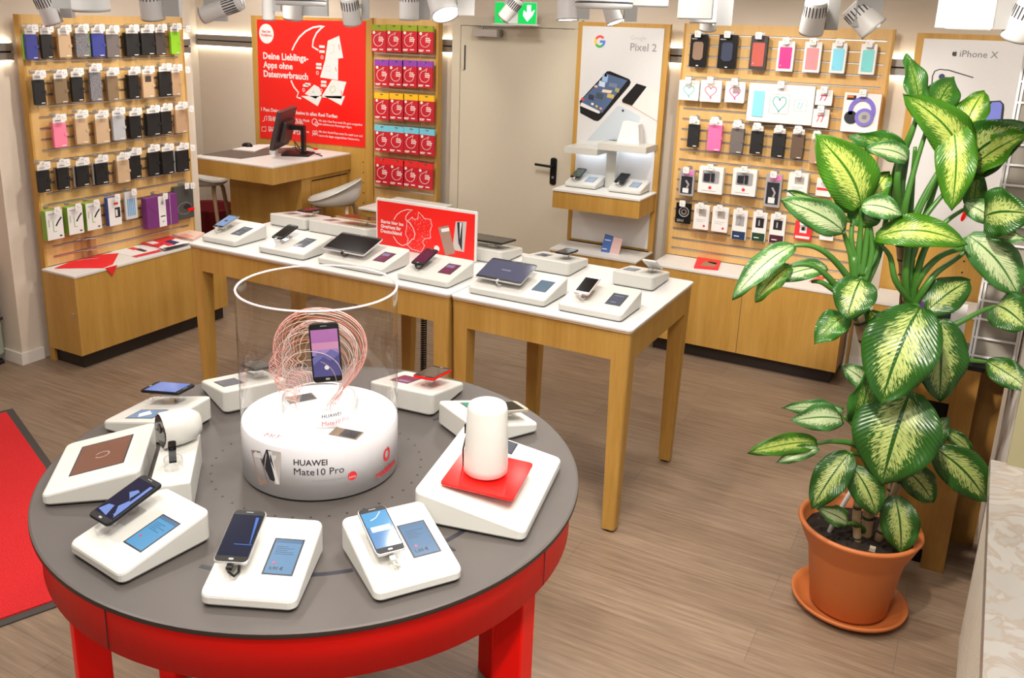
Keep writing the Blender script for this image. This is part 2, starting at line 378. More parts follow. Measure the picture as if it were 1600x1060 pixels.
# horizontal channel rails with light strips above and below
def rail(name, M, L, label):
    t = thing(name, label, 'wall rail', M=M)
    MB().box((0, .006, 0), (L, .046, .03), steel).box((0, .056, 0), (L, .10, .03), steel).box((0, .046, 0), (L, .056, .012), black).build('rail_profile', t)
    MB().box((0, -.004, .004), (L, .001, .022), led).build('light_strip', t)
    MB().box((0, .105, .004), (L, .110, .022), led).build('light_strip', t)
rail('wall_rail', backface(-6.37, YW, 1.838), .70, 'grey channel rail with light strips on the back wall left of the large red poster')
rail('wall_rail', backface(-4.42, YW, 1.87), .13, 'short grey lit channel rail showing between the red poster and the rack of red packs')
rail('wall_rail', backface(-3.76, YW, 1.885), .08, 'stub of grey lit channel rail right of the rack of red packs')
rail('wall_rail', backface(-2.66, YW, 1.893), .14, 'short grey lit channel rail between the door and the tall phone poster')
rail('wall_rail', backface(-1.98, YW, 1.893), .20, 'short grey lit channel rail between the tall phone poster and the slatwall of accessories')
rail('wall_rail', backface(-.62, YW, 1.885), .24, 'short grey lit channel rail right of the slatwall of accessories')
rail('wall_rail', leftface(XW, 3.162, 1.834), .14, 'grey lit channel rail at the left edge of the phone case slatwall')
rail('wall_rail', leftface(XW, 4.46, 1.85), .17, 'short grey lit channel rail at the right end of the phone case slatwall')

# ---- fire door
d = MB()
d.box((-3.655, 5.986, 0), (-3.585, YW, 2.094), door_m).box((-2.655, 5.986, 0), (-2.605, YW, 2.094), door_m).box((-3.66, 5.985, 2.095), (-2.60, YW, 2.155), door_m)
struct('door_frame_1', d)
dr = MB().box((-3.583, 5.995, .01), (-2.657, YW, 2.092), door_m).build('door_1'); dr['kind'] = 'structure'
h = MB(); h.box((-.025, -.10, 0), (.025, .10, .008), black, bev=.008).cyl((0, .04, .008), (0, .04, .05), .011, black).cyl((.008, .04, .05), (-.13, .045, .05), .0095, black)
h.cyl((0, -.045, .008), (0, -.045, .012), .010, steel); h.build('door_handle', dr, backface(-2.765, 5.995, 1.075))
h = MB()
for z in (.25, 1.86): h.box((-.008, z-.09, 0), (.008, z+.09, .014), door_m).box((.010, z-.09, 0), (.014, z+.09, .010), ink)
h.build('door_hinge', dr, backface(-3.555, 5.995, 0))
c = thing('door_closer', 'grey metal door closer with arm at the top of the beige door', 'door closer', M=backface(-3.34, 5.985, 2.045))
MB().box((-.115, -.026, 0), (.115, .026, .05), alu, bev=.004).box((.095, -.026, .0), (.118, .026, .052), steel).cyl((-.04, -.026, .025), (-.04, -.036, .025), .012, steel).build('closer_body', c)
MB().box((-.115, .05, .02), (.36, .062, .035), alu).cyl((-.04, .026, .025), (-.04, .055, .025), .008, steel).build('closer_arm', c)
# exit sign hanging in front of the door head
e = thing('exit_sign', 'green illuminated emergency exit sign with white down arrow above the door', 'exit sign', M=backface(-3.01, 5.80, 2.12))
grn = flat('sign_green', (0, .35, .05), .3, emit=(0, .52, .09), es=1.0)
MB().box((-.18, -.005, -.012), (.15, .145, 0), white).box((-.18, 0, .0), (.145, .14, .004), grn).box((-.20, -.012, -.02), (.17, -.004, .01), white).cyl((-.1, .14, -.006), (-.1, .62, -.006), .004, lampw).cyl((.1, .14, -.006), (.1, .62, -.006), .004, lampw).build('sign_panel', e)
signw = flat('sign_white', (1, 1, 1), .3, emit=(1, 1, 1), es=1.0)
MB().prism([(.075, .125), (.105, .125), (.105, .075), (.135, .095), (.118, .055), (.08, .015), (.045, .055), (.05, .09), (.075, .07)], .004, .006, signw).prism([(-.03, .02), (-.13, .02), (-.13, .06), (-.10, .11), (-.07, .11), (-.03, .07)], .004, .006, signw).build('arrow_pictogram', e)

# ================================================================== LEFT SLATWALL AND CABINET
XB = -4.893
def slatboard(name, label, M, w, h, z0, slats, inset, dp=.035):
    t = thing(name, label, 'slatwall', M=M)
    MB().box((.012, z0+.11, -.03), (w-.012, h, 0), oakL).box((0, 0, -dp), (.014, h, .001), oak).box((w-.014, 0, -dp), (w, h, .001), oak).build('panel', t)
    s = MB()
    for z in slats: s.box((inset, z-.004, 0), (w-inset, z+.004, .0035), alu).box((inset, z+.004, 0), (w-inset, z+.0065, .001), ink)
    s.build('slat_rails', t)
    return t
slatsL = [2.03-.0652*i for i in range(22)]
slatsR = [2.086-.068*i for i in range(22)]
slatboard('slatwall', 'oak slatwall on the left wall hung with rows of phone cases', leftface(XB, 3.305, 0), 1.195, 2.095, .5, slatsL, .06, .05)
slatboard('slatwall', 'oak slatwall on the right of the back wall hung with phone accessories', backface(-1.84, 5.907, 0), 1.27, 2.155, .5, slatsR, .04)
def cabinet(name, label, x0, y0, x1, y1, ztop, kick, doors, axis):
    t = thing(name, label, 'cabinet', ((x0+x1)/2, (y0+y1)/2, 0)); cx, cy = (x0+x1)/2, (y0+y1)/2
    MB().box((x0-cx, y0-cy, .10), (x1-cx, y1-cy, ztop-.014), oak).build('carcass', t)
    MB().box((x0-cx-(0.0), y0-cy-.004, ztop-.014), (x1-cx+.004, y1-cy, ztop), white, bev=.002).build('worktop', t)
    MB().box(kick[0], kick[1], plinth).build('plinth', t)
    g = MB()
    for q in doors:
        if axis == 'x': g.box((q-cx-.0012, y0-cy-.0006, .10), (q-cx+.0012, y0-cy+.001, ztop-.016), ink)
        else: g.box((x1-cx-.001, q-cy-.0012, .10), (x1-cx+.0006, q-cy+.0012, ztop-.016), ink)
    g.build('door_gap', t)
    return t
cl = cabinet('low_cabinet', 'long oak low cabinet with white top under the left slatwall', -4.893, 3.28, -4.596, 4.49, .606, ((-.1485, -.56, 0), (.10, .6, .10)), (), 'y')
MB().cyl((.115, -.605, .36), (.115, -.612, .36), .010, chrome, n=16).cyl((.115, -.612, .36), (.115, -.618, .36), .005, steel).build('lock', cl)
cr = cabinet('low_cabinet', 'oak low cabinet with white top under the accessories slatwall', -1.83, 5.59, -.60, 5.907, .606, ((-.58, -.09, 0), (.58, .158, .10)), (-1.215,), 'x')
MB().cyl((.615, -.02, .42), (.632, -.02, .42), .010, chrome, n=16).build('lock', cr)

# ================================================================== PRODUCTS
COL = {'blue': (.035, .045, .26), 'black': (.007, .007, .008), 'tan': (.52, .36, .22), 'greybrown': (.14, .12, .115), 'brown': (.20, .135, .075), 'darkbrown': (.06, .045, .04),
       'green': (.25, .55, .02), 'pink': (.82, .20, .32), 'lightgrey': (.42, .43, .46), 'rosebrown': (.33, .20, .11), 'camel': (.42, .27, .16)}
grey2 = col('print_grey', (.35, .35, .36))
def cmat(c):
    if c == 'speckled': return speck
    return col('leather_'+c, COL[c], .55)
ordn = ['first', 'second', 'third', 'fourth', 'fifth', 'sixth', 'seventh', 'eighth', 'ninth', 'tenth', 'eleventh']
def hook(M, L, label, group, tagh=.042, tagw=.040):
    if len(label.split()) > 16: label = ' '.join(label.split()[:16])
    t = thing('display_hook', label, 'display hook', M=M, group=group)
    MB().box((-.014, -.006, 0), (.014, .012, .004), alu).tube([(0, 0, .002), (0, 0, L), (0, .004, L+.006)], .0018, alu, 5).tube([(0, .016, .002), (0, .016, L)], .0012, alu, 4).build('hook_rod', t)
    MB().prism(rrect(tagw, tagh, .006, 2, 0, -tagh/2+.016), L+.006, L+.008, paper).box((-tagw*.3, -.014, L+.008), (tagw*.3, -.011, L+.0083), grey2).box((-tagw*.3, -.004, L+.008), (-tagw*.05, .001, L+.0083), grey2).build('price_tag', t)
# --- wallet cases on the left wall: pixel boxes (in the close-up of 3.533x) of every front case
def wallet(pl, box, c, label, group, side=None, depth=.02, off=.062, window=False, clasp=True, header=True, name='wallet_phone_case', hk=True, htop=None):
    (x0, y0, x1, y1) = box
    kind, cst = pl
    f = onx if kind == 'x' else ony
    cc = cst+off if kind == 'x' else cst-off
    A = f(x0, (y0+y1)/2, cc); B = f(x1, (y0+y1)/2, cc); U = f((x0+x1)/2, y0, cc); D_ = f((x0+x1)/2, y1, cc)
    w_ = (B-A).length; h_ = (U-D_).length; mid = (A+B)/2; mid.z = (U.z+D_.z)/2
    M = leftface(*mid) if kind == 'x' else backface(*mid)
    t = thing(name, label, 'phone case', M=M, group=group)
    w2, h2 = w_/2, h_/2
    MB().box((-w2, -h2, -depth), (w2, h2, 0), cmat(c), bev=.003).build('case', t)
    if side: MB().box((-w2-.004, -h2+.002, -depth-.012), (-w2+.010, h2+.002, -depth-.001), cmat(side)).build('case_behind', t)
    d2 = MB()
    if clasp: d2.box((w2-.018, -.008, .0), (w2+.004, .010, .003), cmat(c), bev=.001)
    d2.box((w2*.1, -h2+.008, .0005), (w2*.75, -h2+.0125, .0009), paper)
    if window: d2.box((-w2*.55, h2*.35, 0), (w2*.5, h2*.85, .001), cmat('darkbrown'))
    d2.build('clasp_and_logo', t)
    if header:
        hd = MB(); P = [(-w2*.92, h2-.004), (w2*.92, h2-.004), (w2*.92, h2+.030), (.019, h2+.034)]+[(.019*math.cos(math.radians(q)), h2+.036+.019*math.sin(math.radians(q))) for q in range(20, 161, 20)]+[(-.019, h2+.034), (-w2*.92, h2+.030)]
        hd.prism(P, -.006, -.003, paper); hd.box((-w2*.6, h2+.012, -.003), (w2*.5, h2+.015, -.0027), ink).build('header_card', t)
    if hk:
        zb = h2+.040 if header else h2+.012
        Mb = M @ T(0, zb, -off+.0005)
        hook(Mb, off+.035, 'price-tagged hook of the '+label, (group or '')+' hooks')
    return t
cap = 3.533
rows = [
 ('top', [(145,190,210,330,'blue','green'),(230,190,293,325,'black',None),(325,190,395,318,'tan',None),(420,185,495,315,'speckled',None),(510,185,580,315,'blue','green'),(590,190,662,318,'greybrown',None),(700,185,770,312,'black','black'),(783,183,855,305,'black','black'),(862,180,917,305,'darkbrown',None),(945,175,995,300,'green',None)]),
 ('second', [(190,440,252,580,'black',None),(303,435,375,572,'brown',None),(398,425,462,562,'black',None),(500,400,562,558,'speckled',None),(595,420,655,557,'brown',None),(715,415,770,545,'black','black'),(790,410,852,540,'tan',None),(882,395,948,532,'black',None),(952,400,997,528,'camel',None)]),
 ('third', [(298,678,370,815,'pink',None),(420,655,490,795,'tan',None),(530,655,605,792,'tan',None),(625,638,693,775,'lightgrey',None),(720,640,782,765,'black','black'),(815,625,887,750,'black','black'),(892,615,950,740,'black',None),(972,605,1035,735,'camel',None)]),
 ('fourth', [(213,940,278,1062,'black',None),(322,925,385,1047,'black','brown'),(425,915,495,1030,'black','lightgrey'),(530,900,600,1018,'black','lightgrey'),(650,885,718,1010,'tan','brown'),(720,860,780,985,'black',None),(822,840,880,970,'black',None),(898,835,960,962,'black','black'),(978,830,1045,948,'black','lightgrey')])]
for rn, items in rows:
    for i, (x0, y0, x1, y1, c, sd) in enumerate(items):
        cn = {'greybrown': 'grey-brown', 'darkbrown': 'dark brown', 'lightgrey': 'light grey', 'speckled': 'speckled grey felt', 'camel': 'camel brown'}.get(c, c)
        wallet(('x', XB), (x0/cap, y0/cap, x1/cap, y1/cap), c, f'{cn} wallet case, {ordn[i]} in the {rn} row of the left slatwall', f'wallet cases in the {rn} row of the left slatwall', sd, window=(rn == 'second' and i == 6))
# fifth row: white boxes, folders (close-up 5.926x from 60,270)
def q5(x, y): return (60+x/5.926, 270+y/5.926)
def packbox(pl, box, face, label, name, cat, depth=.03, off=.06, group=None, hk=True, art=None, sidem=None, bev=.002):
    (x0, y0, x1, y1) = box; kind, cst = pl; f = onx if kind == 'x' else ony
    cc = cst+off if kind == 'x' else cst-off
    A = f(x0, (y0+y1)/2, cc); B = f(x1, (y0+y1)/2, cc); U = f((x0+x1)/2, y0, cc); D_ = f((x0+x1)/2, y1, cc)
    w_ = (B-A).length; h_ = (U-D_).length; mid = (A+B)/2; mid.z = (U.z+D_.z)/2
    M = leftface(*mid) if kind == 'x' else backface(*mid)
    t = thing(name, label, cat, M=M, group=group); w2, h2 = w_/2, h_/2
    MB().box((-w2, -h2, -depth), (w2, h2, 0), sidem or face, bev=bev).box((-w2*.985, -h2*.985, 0), (w2*.985, h2*.985, .0006), face).build('pack', t)
    if art:
        g = MB(); art(g, w2, h2); g.build('printed_front', t)
    if hk: hook(M @ T(0, h2+.008, -off+.0005), off+.03, 'price-tagged hook of the '+label, 'hooks of boxed accessories')
    return t
gside = col('lime_side', (.22, .42, .04)); navy = col('navy_print', (.02, .03, .12)); grey2 = col('print_grey', (.35, .35, .36)); redp = col('print_red', (.72, .03, .04))
def art_stylus(g, w, h):
    g.ribbon([(-.2*w, .25*h), (-.2*w, -.45*h), (.15*w, -.45*h)], .007, .0006, .001, col('lime_print', (.3, .5, .2)))
    g.ribbon([(.1*w, -.1*h), (.45*w, .2*h), (.85*w, .45*h)], .010, .0006, .0012, ink)
    g.box((.45*w, -.85*h, .0006), (.75*w, -.75*h, .001), ink).box((-.7*w, .72*h, .0006), (.4*w, .78*h, .001), grey2).box((-.75*w, -.1*h, .0006), (-.65*w, .4*h, .001), grey2)
for i, bx in enumerate([(75, 345, 230, 620), (275, 310, 415, 570), (445, 275, 580, 530)]):
    packbox(('x', XB), (*q5(bx[0], bx[1]), *q5(bx[2], bx[3])), paper, f'white and green stylus pack, {ordn[i]} in the bottom row', 'stylus_pack', 'accessory pack', .045, .075, 'white and green stylus packs', art=art_stylus, sidem=gside)
def art_usb(g, w, h):
    g.box((0, -.45*h, .0006), (.85*w, .25*h, .001), ink).box((-.1*w, .45*h, .0006), (.6*w, .6*h, .001), redp).box((.1*w, -.35*h, .001), (.4*w, .1*h, .0014), paper)
packbox(('x', XB), (*q5(650, 225), *q5(765, 490)), paper, 'white pack with blue side and black print, bottom row', 'card_reader_pack', 'accessory pack', .035, .07, art=art_usb, sidem=col('blue_side', (.05, .10, .45)))
def art_pens(g, w, h):
    for k in range(5): g.box(((-.65+k*.28)*w, -.75*h, .0006), ((-.5+k*.28)*w, .5*h, .002), col('blue_pens', (.10, .35, .65)))
packbox(('x', XB), (*q5(805, 175), *q5(915, 430)), col('pale_blister', (.60, .60, .60), .2), 'clear blister pack with blue touch pens', 'blister_pack', 'accessory pack', .015, .05, art=art_pens)
def art_purple(g, w, h):
    g.box((-.25*w, -h*.99, .0006), (.22*w, h*.99, .0014), paper).cyl((0, .55*h, .0014), (0, .55*h, .002), .012, grey2, n=16).box((-.15*w, -.35*h, .0014), (.15*w, -.28*h, .0018), ink).ribbon([(-.05*w, -.6*h), (0, -.72*h), (.08*w, -.6*h)], .004, .0014, .0018, ink)
    g.box((.5*w, -h*.98, .0006), (.515*w, h*.98, .001), paper).ribbon([(-.95*w, .6*h), (-.3*w, -.2*h)], .002, .0006, .001, ink)
packbox(('x', XB), (*q5(1005, 215), *q5(1290, 500)), col('purple_folder', (.16, .028, .17)), 'purple tablet sleeve with white paper band', 'tablet_sleeve', 'tablet case', .05, .09, art=art_purple)
def art_grey(g, w, h):
    g.ribbon(arc(.0*w, -.35*h, .75*w, .35*h, 20, 340), .002, .0006, .001, grey2, closed=False); g.prism(arc(.25*w, -.28*h, .4*w, .16*h, 0, 360), .0006, .0012, ink); g.box((.3*w, -.55*h, .001), (.99*w, -.40*h, .006), red)
packbox(('x', XB), (*q5(1265, 120), *q5(1437, 430)), col('charcoal_folder', (.06, .06, .058)), 'charcoal tablet sleeve with small red tag', 'tablet_sleeve', 'tablet case', .03, .045, art=art_grey)
# price tags at the far right end of each row stick out on a white edge strip
for i, (px, py) in enumerate([(293, 46), (292, 110), (298, 171), (300, 232), (300, 291)]):
    p = onx(px, py, XB+.10)
    hook(leftface(XB+.0005, min(p.y, 4.47), p.z+.01), .10, f'empty end hook with white price tag at the right edge, {ordn[i]} from the top', 'end hooks of the left slatwall')
# items on the left cabinet top
ct = .606
r_ = thing('red_cloth', 'crumpled red cloth under drinking glasses on the left cabinet', 'cloth', (0, 0, 0))
P = [Vector((max(onz(*q5(x, y), ct).x, -4.885), onz(*q5(x, y), ct).y, ct)) for x, y in ((150, 890), (240, 815), (420, 790), (560, 760), (742, 752), (690, 850), (600, 885), (450, 885))]
m_ = MB(); m_.prism([(p.x, p.y) for p in P], ct+.0005, ct+.004, redcloth)
a, b_, c_ = onz(*q5(600, 885), ct), onz(*q5(690, 850), ct), onz(*q5(650, 930), ct)
m_.add([(-4.591, a.y, ct+.004), (-4.591, b_.y, ct+.004), (-4.588, (a.y+b_.y)/2, ct-.055), (-4.594, a.y, ct+.001), (-4.594, b_.y, ct+.001), (-4.5905, (a.y+b_.y)/2, ct-.055)], [(0, 2, 1), (3, 4, 5), (0, 3, 5, 2), (1, 2, 5, 4), (0, 1, 4, 3)], redcloth)
m_.build('cloth_sheet', r_)
gl = clear('glass_pinkish', (1, .95, .94), tr=.90)
for i, (x, y, wh) in enumerate([(372, 800, 'upside-down drinking glass on the red cloth, left of the pair'), (455, 790, 'drinking glass on the red cloth, middle one'), (505, 785, 'drinking glass on the red cloth, nearest the leaflets')]):
    p = onz(*q5(x, y), ct+.004); g = thing('drinking_glass', wh, 'glass', (p.x, p.y, ct+.004), group='glasses on the red cloth')
    MB().lathe([(.034, .001), (.027, .07), (.026, .128)], gl, n=24).lathe([(.0335, 0), (.0348, .001), (.0335, .002)], acre, n=24).lathe([(.026, .127), (.0268, .130), (.0, .131)], gl, n=24).lathe([(.0262, .127), (.0272, .1295), (.026, .131)], acre, n=24).lathe([(.0282, .055), (.029, .0565), (.028, .058)], acre, n=24).build('glass_body', g)
def leaflet(px, z, label, mm, art=None, name='leaflet', th=.002, cat='leaflet', group=None, top=paper):
    P = [onz(x, y, z) for x, y in px]; c = sum(P, Vector())/len(P)
    o = thing(name, label, cat, (c.x, c.y, z), group=group)
    b2 = MB().prism([(p.x-c.x, p.y-c.y) for p in P], .0003, th, mm)
    b2.build('sheet', o)
    if art:
        g = MB()
        for pts, m2 in art:
            Q = [onz(x, y, z+th) for x, y in pts]; g.prism([(p.x-c.x, p.y-c.y) for p in Q], th, th+.0006, m2)
        g.build('print', o)
    return o
def qq(pts, f=q5): return [f(*p) for p in pts]
leaflet(qq([(640, 725), (900, 665), (1150, 725), (900, 785)]), ct, 'white leaflet with small colour pictures and red edge on the left cabinet', paper, [(qq([(860, 775), (1110, 715), (1148, 727), (905, 784)]), redp), (qq([(700, 712), (870, 672), (900, 680), (740, 715)]), col('lime_ink', (.5, .65, .1))), (qq([(820, 700), (880, 690), (940, 705), (880, 718)]), redp), (qq([(900, 715), (940, 700), (1010, 725), (980, 735)]), ink)], group='leaflets on the left cabinet')
leaflet(qq([(910, 655), (1200, 600), (1330, 630), (1130, 700)]), ct+.001, 'red catalogue with white spine on the left cabinet', redp, [(qq([(990, 645), (1060, 632), (1120, 650), (1060, 664)]), paper)], th=.012, name='catalogue', group='leaflets on the left cabinet')
leaflet(qq([(1115, 697), (1270, 612), (1420, 650), (1170, 715)]), ct+.0135, 'white brochure with a dark phone picture lying on the red catalogue', paper, [(qq([(1165, 640), (1215, 622), (1310, 645), (1260, 665)]), navy), (qq([(1150, 700), (1340, 660), (1410, 652), (1180, 712)]), ink), (qq([(1130, 655), (1160, 640), (1270, 668), (1200, 680)]), redp)], name='brochure', th=.004, group='leaflets on the left cabinet')
leaflet(qq([(1200, 585), (1320, 540), (1540, 580), (1430, 640)]), ct, 'stack of pale pink magazines at the far end of the left cabinet', col('pale_pink_paper', (.72, .50, .42)), [(qq([(1280, 585), (1350, 565), (1450, 590), (1380, 605)]), col('salmon_ink', (.65, .30, .22)))], name='magazine_stack', th=.02, group='leaflets on the left cabinet')
# red pouf-like basket behind
# ================================================================== RIGHT SLATWALL PRODUCTS
YB = 5.907
def c5(x, y): return (1020+x/3.81, y/3.81)
def c6(x, y): return (1020+x/2.945, 240+y/2.945)
def bx5(a, b, c, d): return (*c5(a, b), *c5(c, d))
def bx6(a, b, c, d): return (*c6(a, b), *c6(c, d))
def art_cover(cm):
    def f(g, w, h):
        g.slab(rrect(w*1.45, h*1.42, .006, 3, 0, -.1*h), .0006, .004, cm, bev=.001).box((-.3*w, h*.78, .0006), (.3*w, h*.84, .001), grey2)
        g.box((-.55*w, -.66*h, .004), (-.40*w, -.58*h, .0044), grey2)
    return f
def art_tough(cm):
    def f(g, w, h):
        g.prism([(-.6*w, -.4*h), (-.35*w, -.55*h), (.35*w, -.55*h), (.6*w, -.4*h), (.6*w, .45*h), (.4*w, .55*h), (-.4*w, .55*h), (-.6*w, .45*h)], .0006, .006, cm)
        g.box((-.12*w, -.93*h, .0006), (.15*w, -.87*h, .001), paper).box((-.85*w, .7*h, .0006), (-.2*w, .76*h, .001), grey2)
    return f
cov = [((220, 205, 320, 400), black, art_tough(col('bronze_case', (.24, .15, .10))), 'black-framed pack with a bronze phone case'),
       ((388, 208, 498, 410), black, art_tough(col('navy_case', (.02, .03, .07))), 'black pack with a navy blue phone case'),
       ((578, 215, 678, 415), col('charcoal_pack', (.03, .028, .028)), art_cover(col('brick_case', (.46, .08, .06))), 'charcoal pack with a brick red phone case'),
       ((740, 245, 840, 425), paper, art_cover(col('magenta_case', (.80, .02, .22))), 'white pack with a magenta phone case'),
       ((898, 250, 1000, 432), paper, art_cover(col('coral_case', (.92, .24, .27))), 'white pack with a coral pink phone case'),
       ((1058, 255, 1150, 437), paper, art_cover(col('sky_case', (.20, .62, .80))), 'white pack with a sky blue phone case'),
       ((1232, 262, 1328, 445), paper, art_cover(col('teal_case', (.18, .62, .62))), 'white pack with a pale teal phone case')]
for b4, fm, art, lab in cov:
    packbox(('y', YB), bx5(*b4), fm, lab+', top row', 'phone_case_pack', 'phone case', .04, .075, 'boxed phone cases in the top row', art=art, bev=.006)
def art_heart(cm, patch=False):
    def f(g, w, h):
        P = []
        for i in range(25):
            t_ = math.pi*2*i/24; P.append((.034*w*16*math.sin(t_)**3, .034*h*(13*math.cos(t_)-5*math.cos(2*t_)-2*math.cos(3*t_)-math.cos(4*t_))))
        g.ribbon(P, .0055, .0006, .0018, cm); g.box((0, -.72*h, .0006), (.12*w, -.5*h, .003), cm)
        if patch: g.box((-.2*w, -.1*h, .0018), (.45*w, .5*h, .004), col('patch_grey', (.33, .24, .25)))
    return f
for b4, cm, lab, pt in [((155, 478, 275, 598), col('teal_cable', (.15, .50, .48)), 'white square pack with a teal charging cable', False), ((282, 478, 408, 608), col('red_cable', (.80, .13, .20)), 'white square pack with a pink-red charging cable', False), ((430, 487, 548, 612), col('pink_cable', (.85, .08, .30)), 'white square pack with a pink cable and grey patch', True)]:
    packbox(('y', YB), bx5(*b4), paper, lab+', second row', 'cable_pack', 'accessory pack', .03, .07, 'square cable packs', art=art_heart(cm, pt), bev=.006)
def art_gift(g, w, h):
    tc = col('teal_cable', (.15, .50, .48))
    g.slab(rrect(w*.34, h*1.35, .004, 3, -.66*w, -.05*h), .0006, .006, col('gift_sky', (.24, .66, .86)), bev=.001)
    P = []
    for i in range(25):
        t_ = math.pi*2*i/24; P.append((-.02*w+.0125*w*16*math.sin(t_)**3, .05*h+.028*h*(13*math.cos(t_)-5*math.cos(2*t_)-2*math.cos(3*t_)-math.cos(4*t_))))
    g.ribbon(P, .006, .0006, .003, tc); g.ribbon(rrect(w*.58, h*1.0, .008, 3, -.02*w, 0), .002, .0006, .0016, grey2, closed=True)
    g.ribbon(rrect(w*.36, h*.62, .008, 3, .62*w, 0), .0014, .0006, .0016, grey2, closed=True)
    for k in (0, 1): g.ribbon([(.58*w+k*.09*w, .18*h), (.54*w+k*.09*w, -.1*h), (.50*w+k*.09*w, -.2*h)], .006, .0006, .003, col('gift_notes', (.35, .68, .75)))
packbox(('y', YB), bx5(563, 505, 958, 735), paper, 'wide white gift set with heart-shaped cable', 'gift_set_box', 'gift set', .05, .08, art=art_gift, bev=.004)
def art_notes(cm):
    def f(g, w, h):
        g.box((-.4*w, .2*h, .0006), (.4*w, .34*h, .002), cm)
        for k in (-.3, .2): g.ribbon([((k+.1)*w, .3*h), ((k+.02)*w, -.1*h), ((k-.12)*w, -.4*h)], .005, .0006, .003, cm)
    return f
packbox(('y', YB), bx5(968, 535, 1070, 628), paper, 'small white pack with magenta earphones', 'earphone_pack', 'accessory pack', .03, .07, 'small earphone packs', art=art_notes(col('magenta_case', (.80, .02, .22))), bev=.008)
packbox(('y', YB), bx5(950, 650, 1048, 760), paper, 'small white pack with coral earphones', 'earphone_pack', 'accessory pack', .03, .07, 'small earphone packs', art=art_notes(col('coral_print', (.75, .10, .16))), bev=.008)
def art_headphone(g, w, h):
    pv = col('headphone_violet', (.19, .15, .55))
    g.ribbon(arc(.05*w, .1*h, .62*w, .62*h, -30, 200), .024, .0006, .008, pv); g.cyl((.22*w, -.2*h, .0006), (.22*w, -.2*h, .016), .052, pv, n=28).cyl((.24*w, -.2*h, .016), (.24*w, -.2*h, .018), .034, grey2, n=24).cyl((-.5*w, -.25*h, .0006), (-.5*w, -.25*h, .008), .038, ink, n=24)
    g.box((-.85*w, .62*h, .0006), (-.35*w, .86*h, .001), ink).box((-.84*w, .74*h, .001), (-.50*w, .84*h, .0014), col('orange_print', (.90, .16, .02)))
    for k in range(3): g.box((.12*w, (-.28+k*.07)*h, .018), (.36*w, (-.25+k*.07)*h, .0185), ink)
packbox(('y', YB), bx5(1128, 555, 1350, 790), paper, 'white and orange box picturing violet headphones', 'headphone_box', 'headphone box', .06, .09, art=art_headphone, sidem=col('orange_side', (.88, .45, .25)))
r3 = [((207, 740, 272, 878), 'black', 'black'), ((325, 745, 408, 900), 'pink2', 'pink'), ((462, 765, 538, 915), 'greybrown', 'grey-brown'), ((580, 780, 652, 918), 'black', 'black'), ((708, 795, 783, 938), 'black', 'black'), ((822, 800, 896, 948), 'brown2', 'dark brown'), ((935, 830, 1003, 975), 'camel', 'camel brown')]
COL['pink2'] = (.72, .14, .36); COL['brown2'] = (.12, .075, .05)
for i, (b4, c, cn) in enumerate(r3):
    wallet(('y', YB), bx5(*b4), c, f'{cn} wallet case, {ordn[i]} in the third row of the right slatwall', 'wallet cases on the accessories slatwall', None, .03, .07)
def art_bag(g, w, h):
    g.box((-.5*w, .62*h, .001), (.9*w, .95*h, .004), col('pink_card', (.72, .22, .50))).box((-.75*w, -.8*h, .001), (.75*w, .5*h, .004), ink).box((-.45*w, -.75*h, .004), (.35*w, -.4*h, .006), paper).ribbon([(-.1*w, .2*h), (.3*w, -.1*h), (.1*w, -.4*h)], .012, .004, .008, grey2)
def art_clip(cm):
    def f(g, w, h):
        g.slab(rrect(w*1.4, h*.95, .008, 3, 0, .25*h), .0006, .0014, grey2, bev=.0002).box((-.55*w, -.05*h, .0014), (-.05*w, .5*h, .012), ink).box((.05*w, -.05*h, .0014), (.32*w, .55*h, .012), ink).cyl((0, -.55*h, .0006), (0, -.55*h, .0014), .011, cm, n=16)
        g.box((-.7*w, -.82*h, .0006), (.5*w, -.78*h, .001), grey2)
    return f
def art_small(w_dark, accent):
    def f(g, w, h):
        g.box((-.55*w, -.05*h, .0006), (.6*w, .62*h, .0012), w_dark).box((-.9*w, -.98*h, .0006), (.9*w, -.42*h, .0012), accent).box((-.6*w, -.78*h, .0012), (.1*w, -.72*h, .0015), paper).box((-.15*w, .1*h, .0012), (.05*w, .5*h, .006), grey2)
    return f
def art_cardp(g, w, h):
    g.box((-.35*w, .1*h, .0006), (.6*w, .7*h, .001), col('card_print', (.42, .38, .35))).cyl((.45*w, -.68*h, .0006), (.45*w, -.68*h, .0014), .008, redp, n=14).box((-.6*w, -.2*h, .0006), (.6*w, -.17*h, .001), grey2).box((-.6*w, -.35*h, .0006), (.3*w, -.32*h, .001), grey2)
lg = col('clear_bag_grey', (.36, .36, .38), .25)
r4 = [((122, 75, 190, 195), lg, art_bag, 'grey clear bag at the left end of the fourth row', .02), ((210, 62, 322, 185), paper, art_clip(redp), 'left white box with red dot and car holder', .045), ((365, 72, 476, 195), paper, art_clip(col('red_dot2', (.75, .03, .05))), 'right white box with red dot and car charger', .045),
      ((515, 95, 590, 248), lg, art_bag, 'long clear bag with pink card', .02), ((622, 92, 712, 200), paper, art_cardp, 'white charger box beside the plant', .06), ((752, 115, 822, 198), paper, lambda g, w, h: g.box((-.9*w, -.35*h, .0006), (.9*w, -.05*h, .001), redp), 'small white pack with a red band', .02)]
for b4, fm, art, lab, dp in r4:
    packbox(('y', YB), bx6(*b4), fm, lab, 'accessory_pack', 'accessory pack', dp, .04+dp, 'accessory packs in the fourth row', art=art)
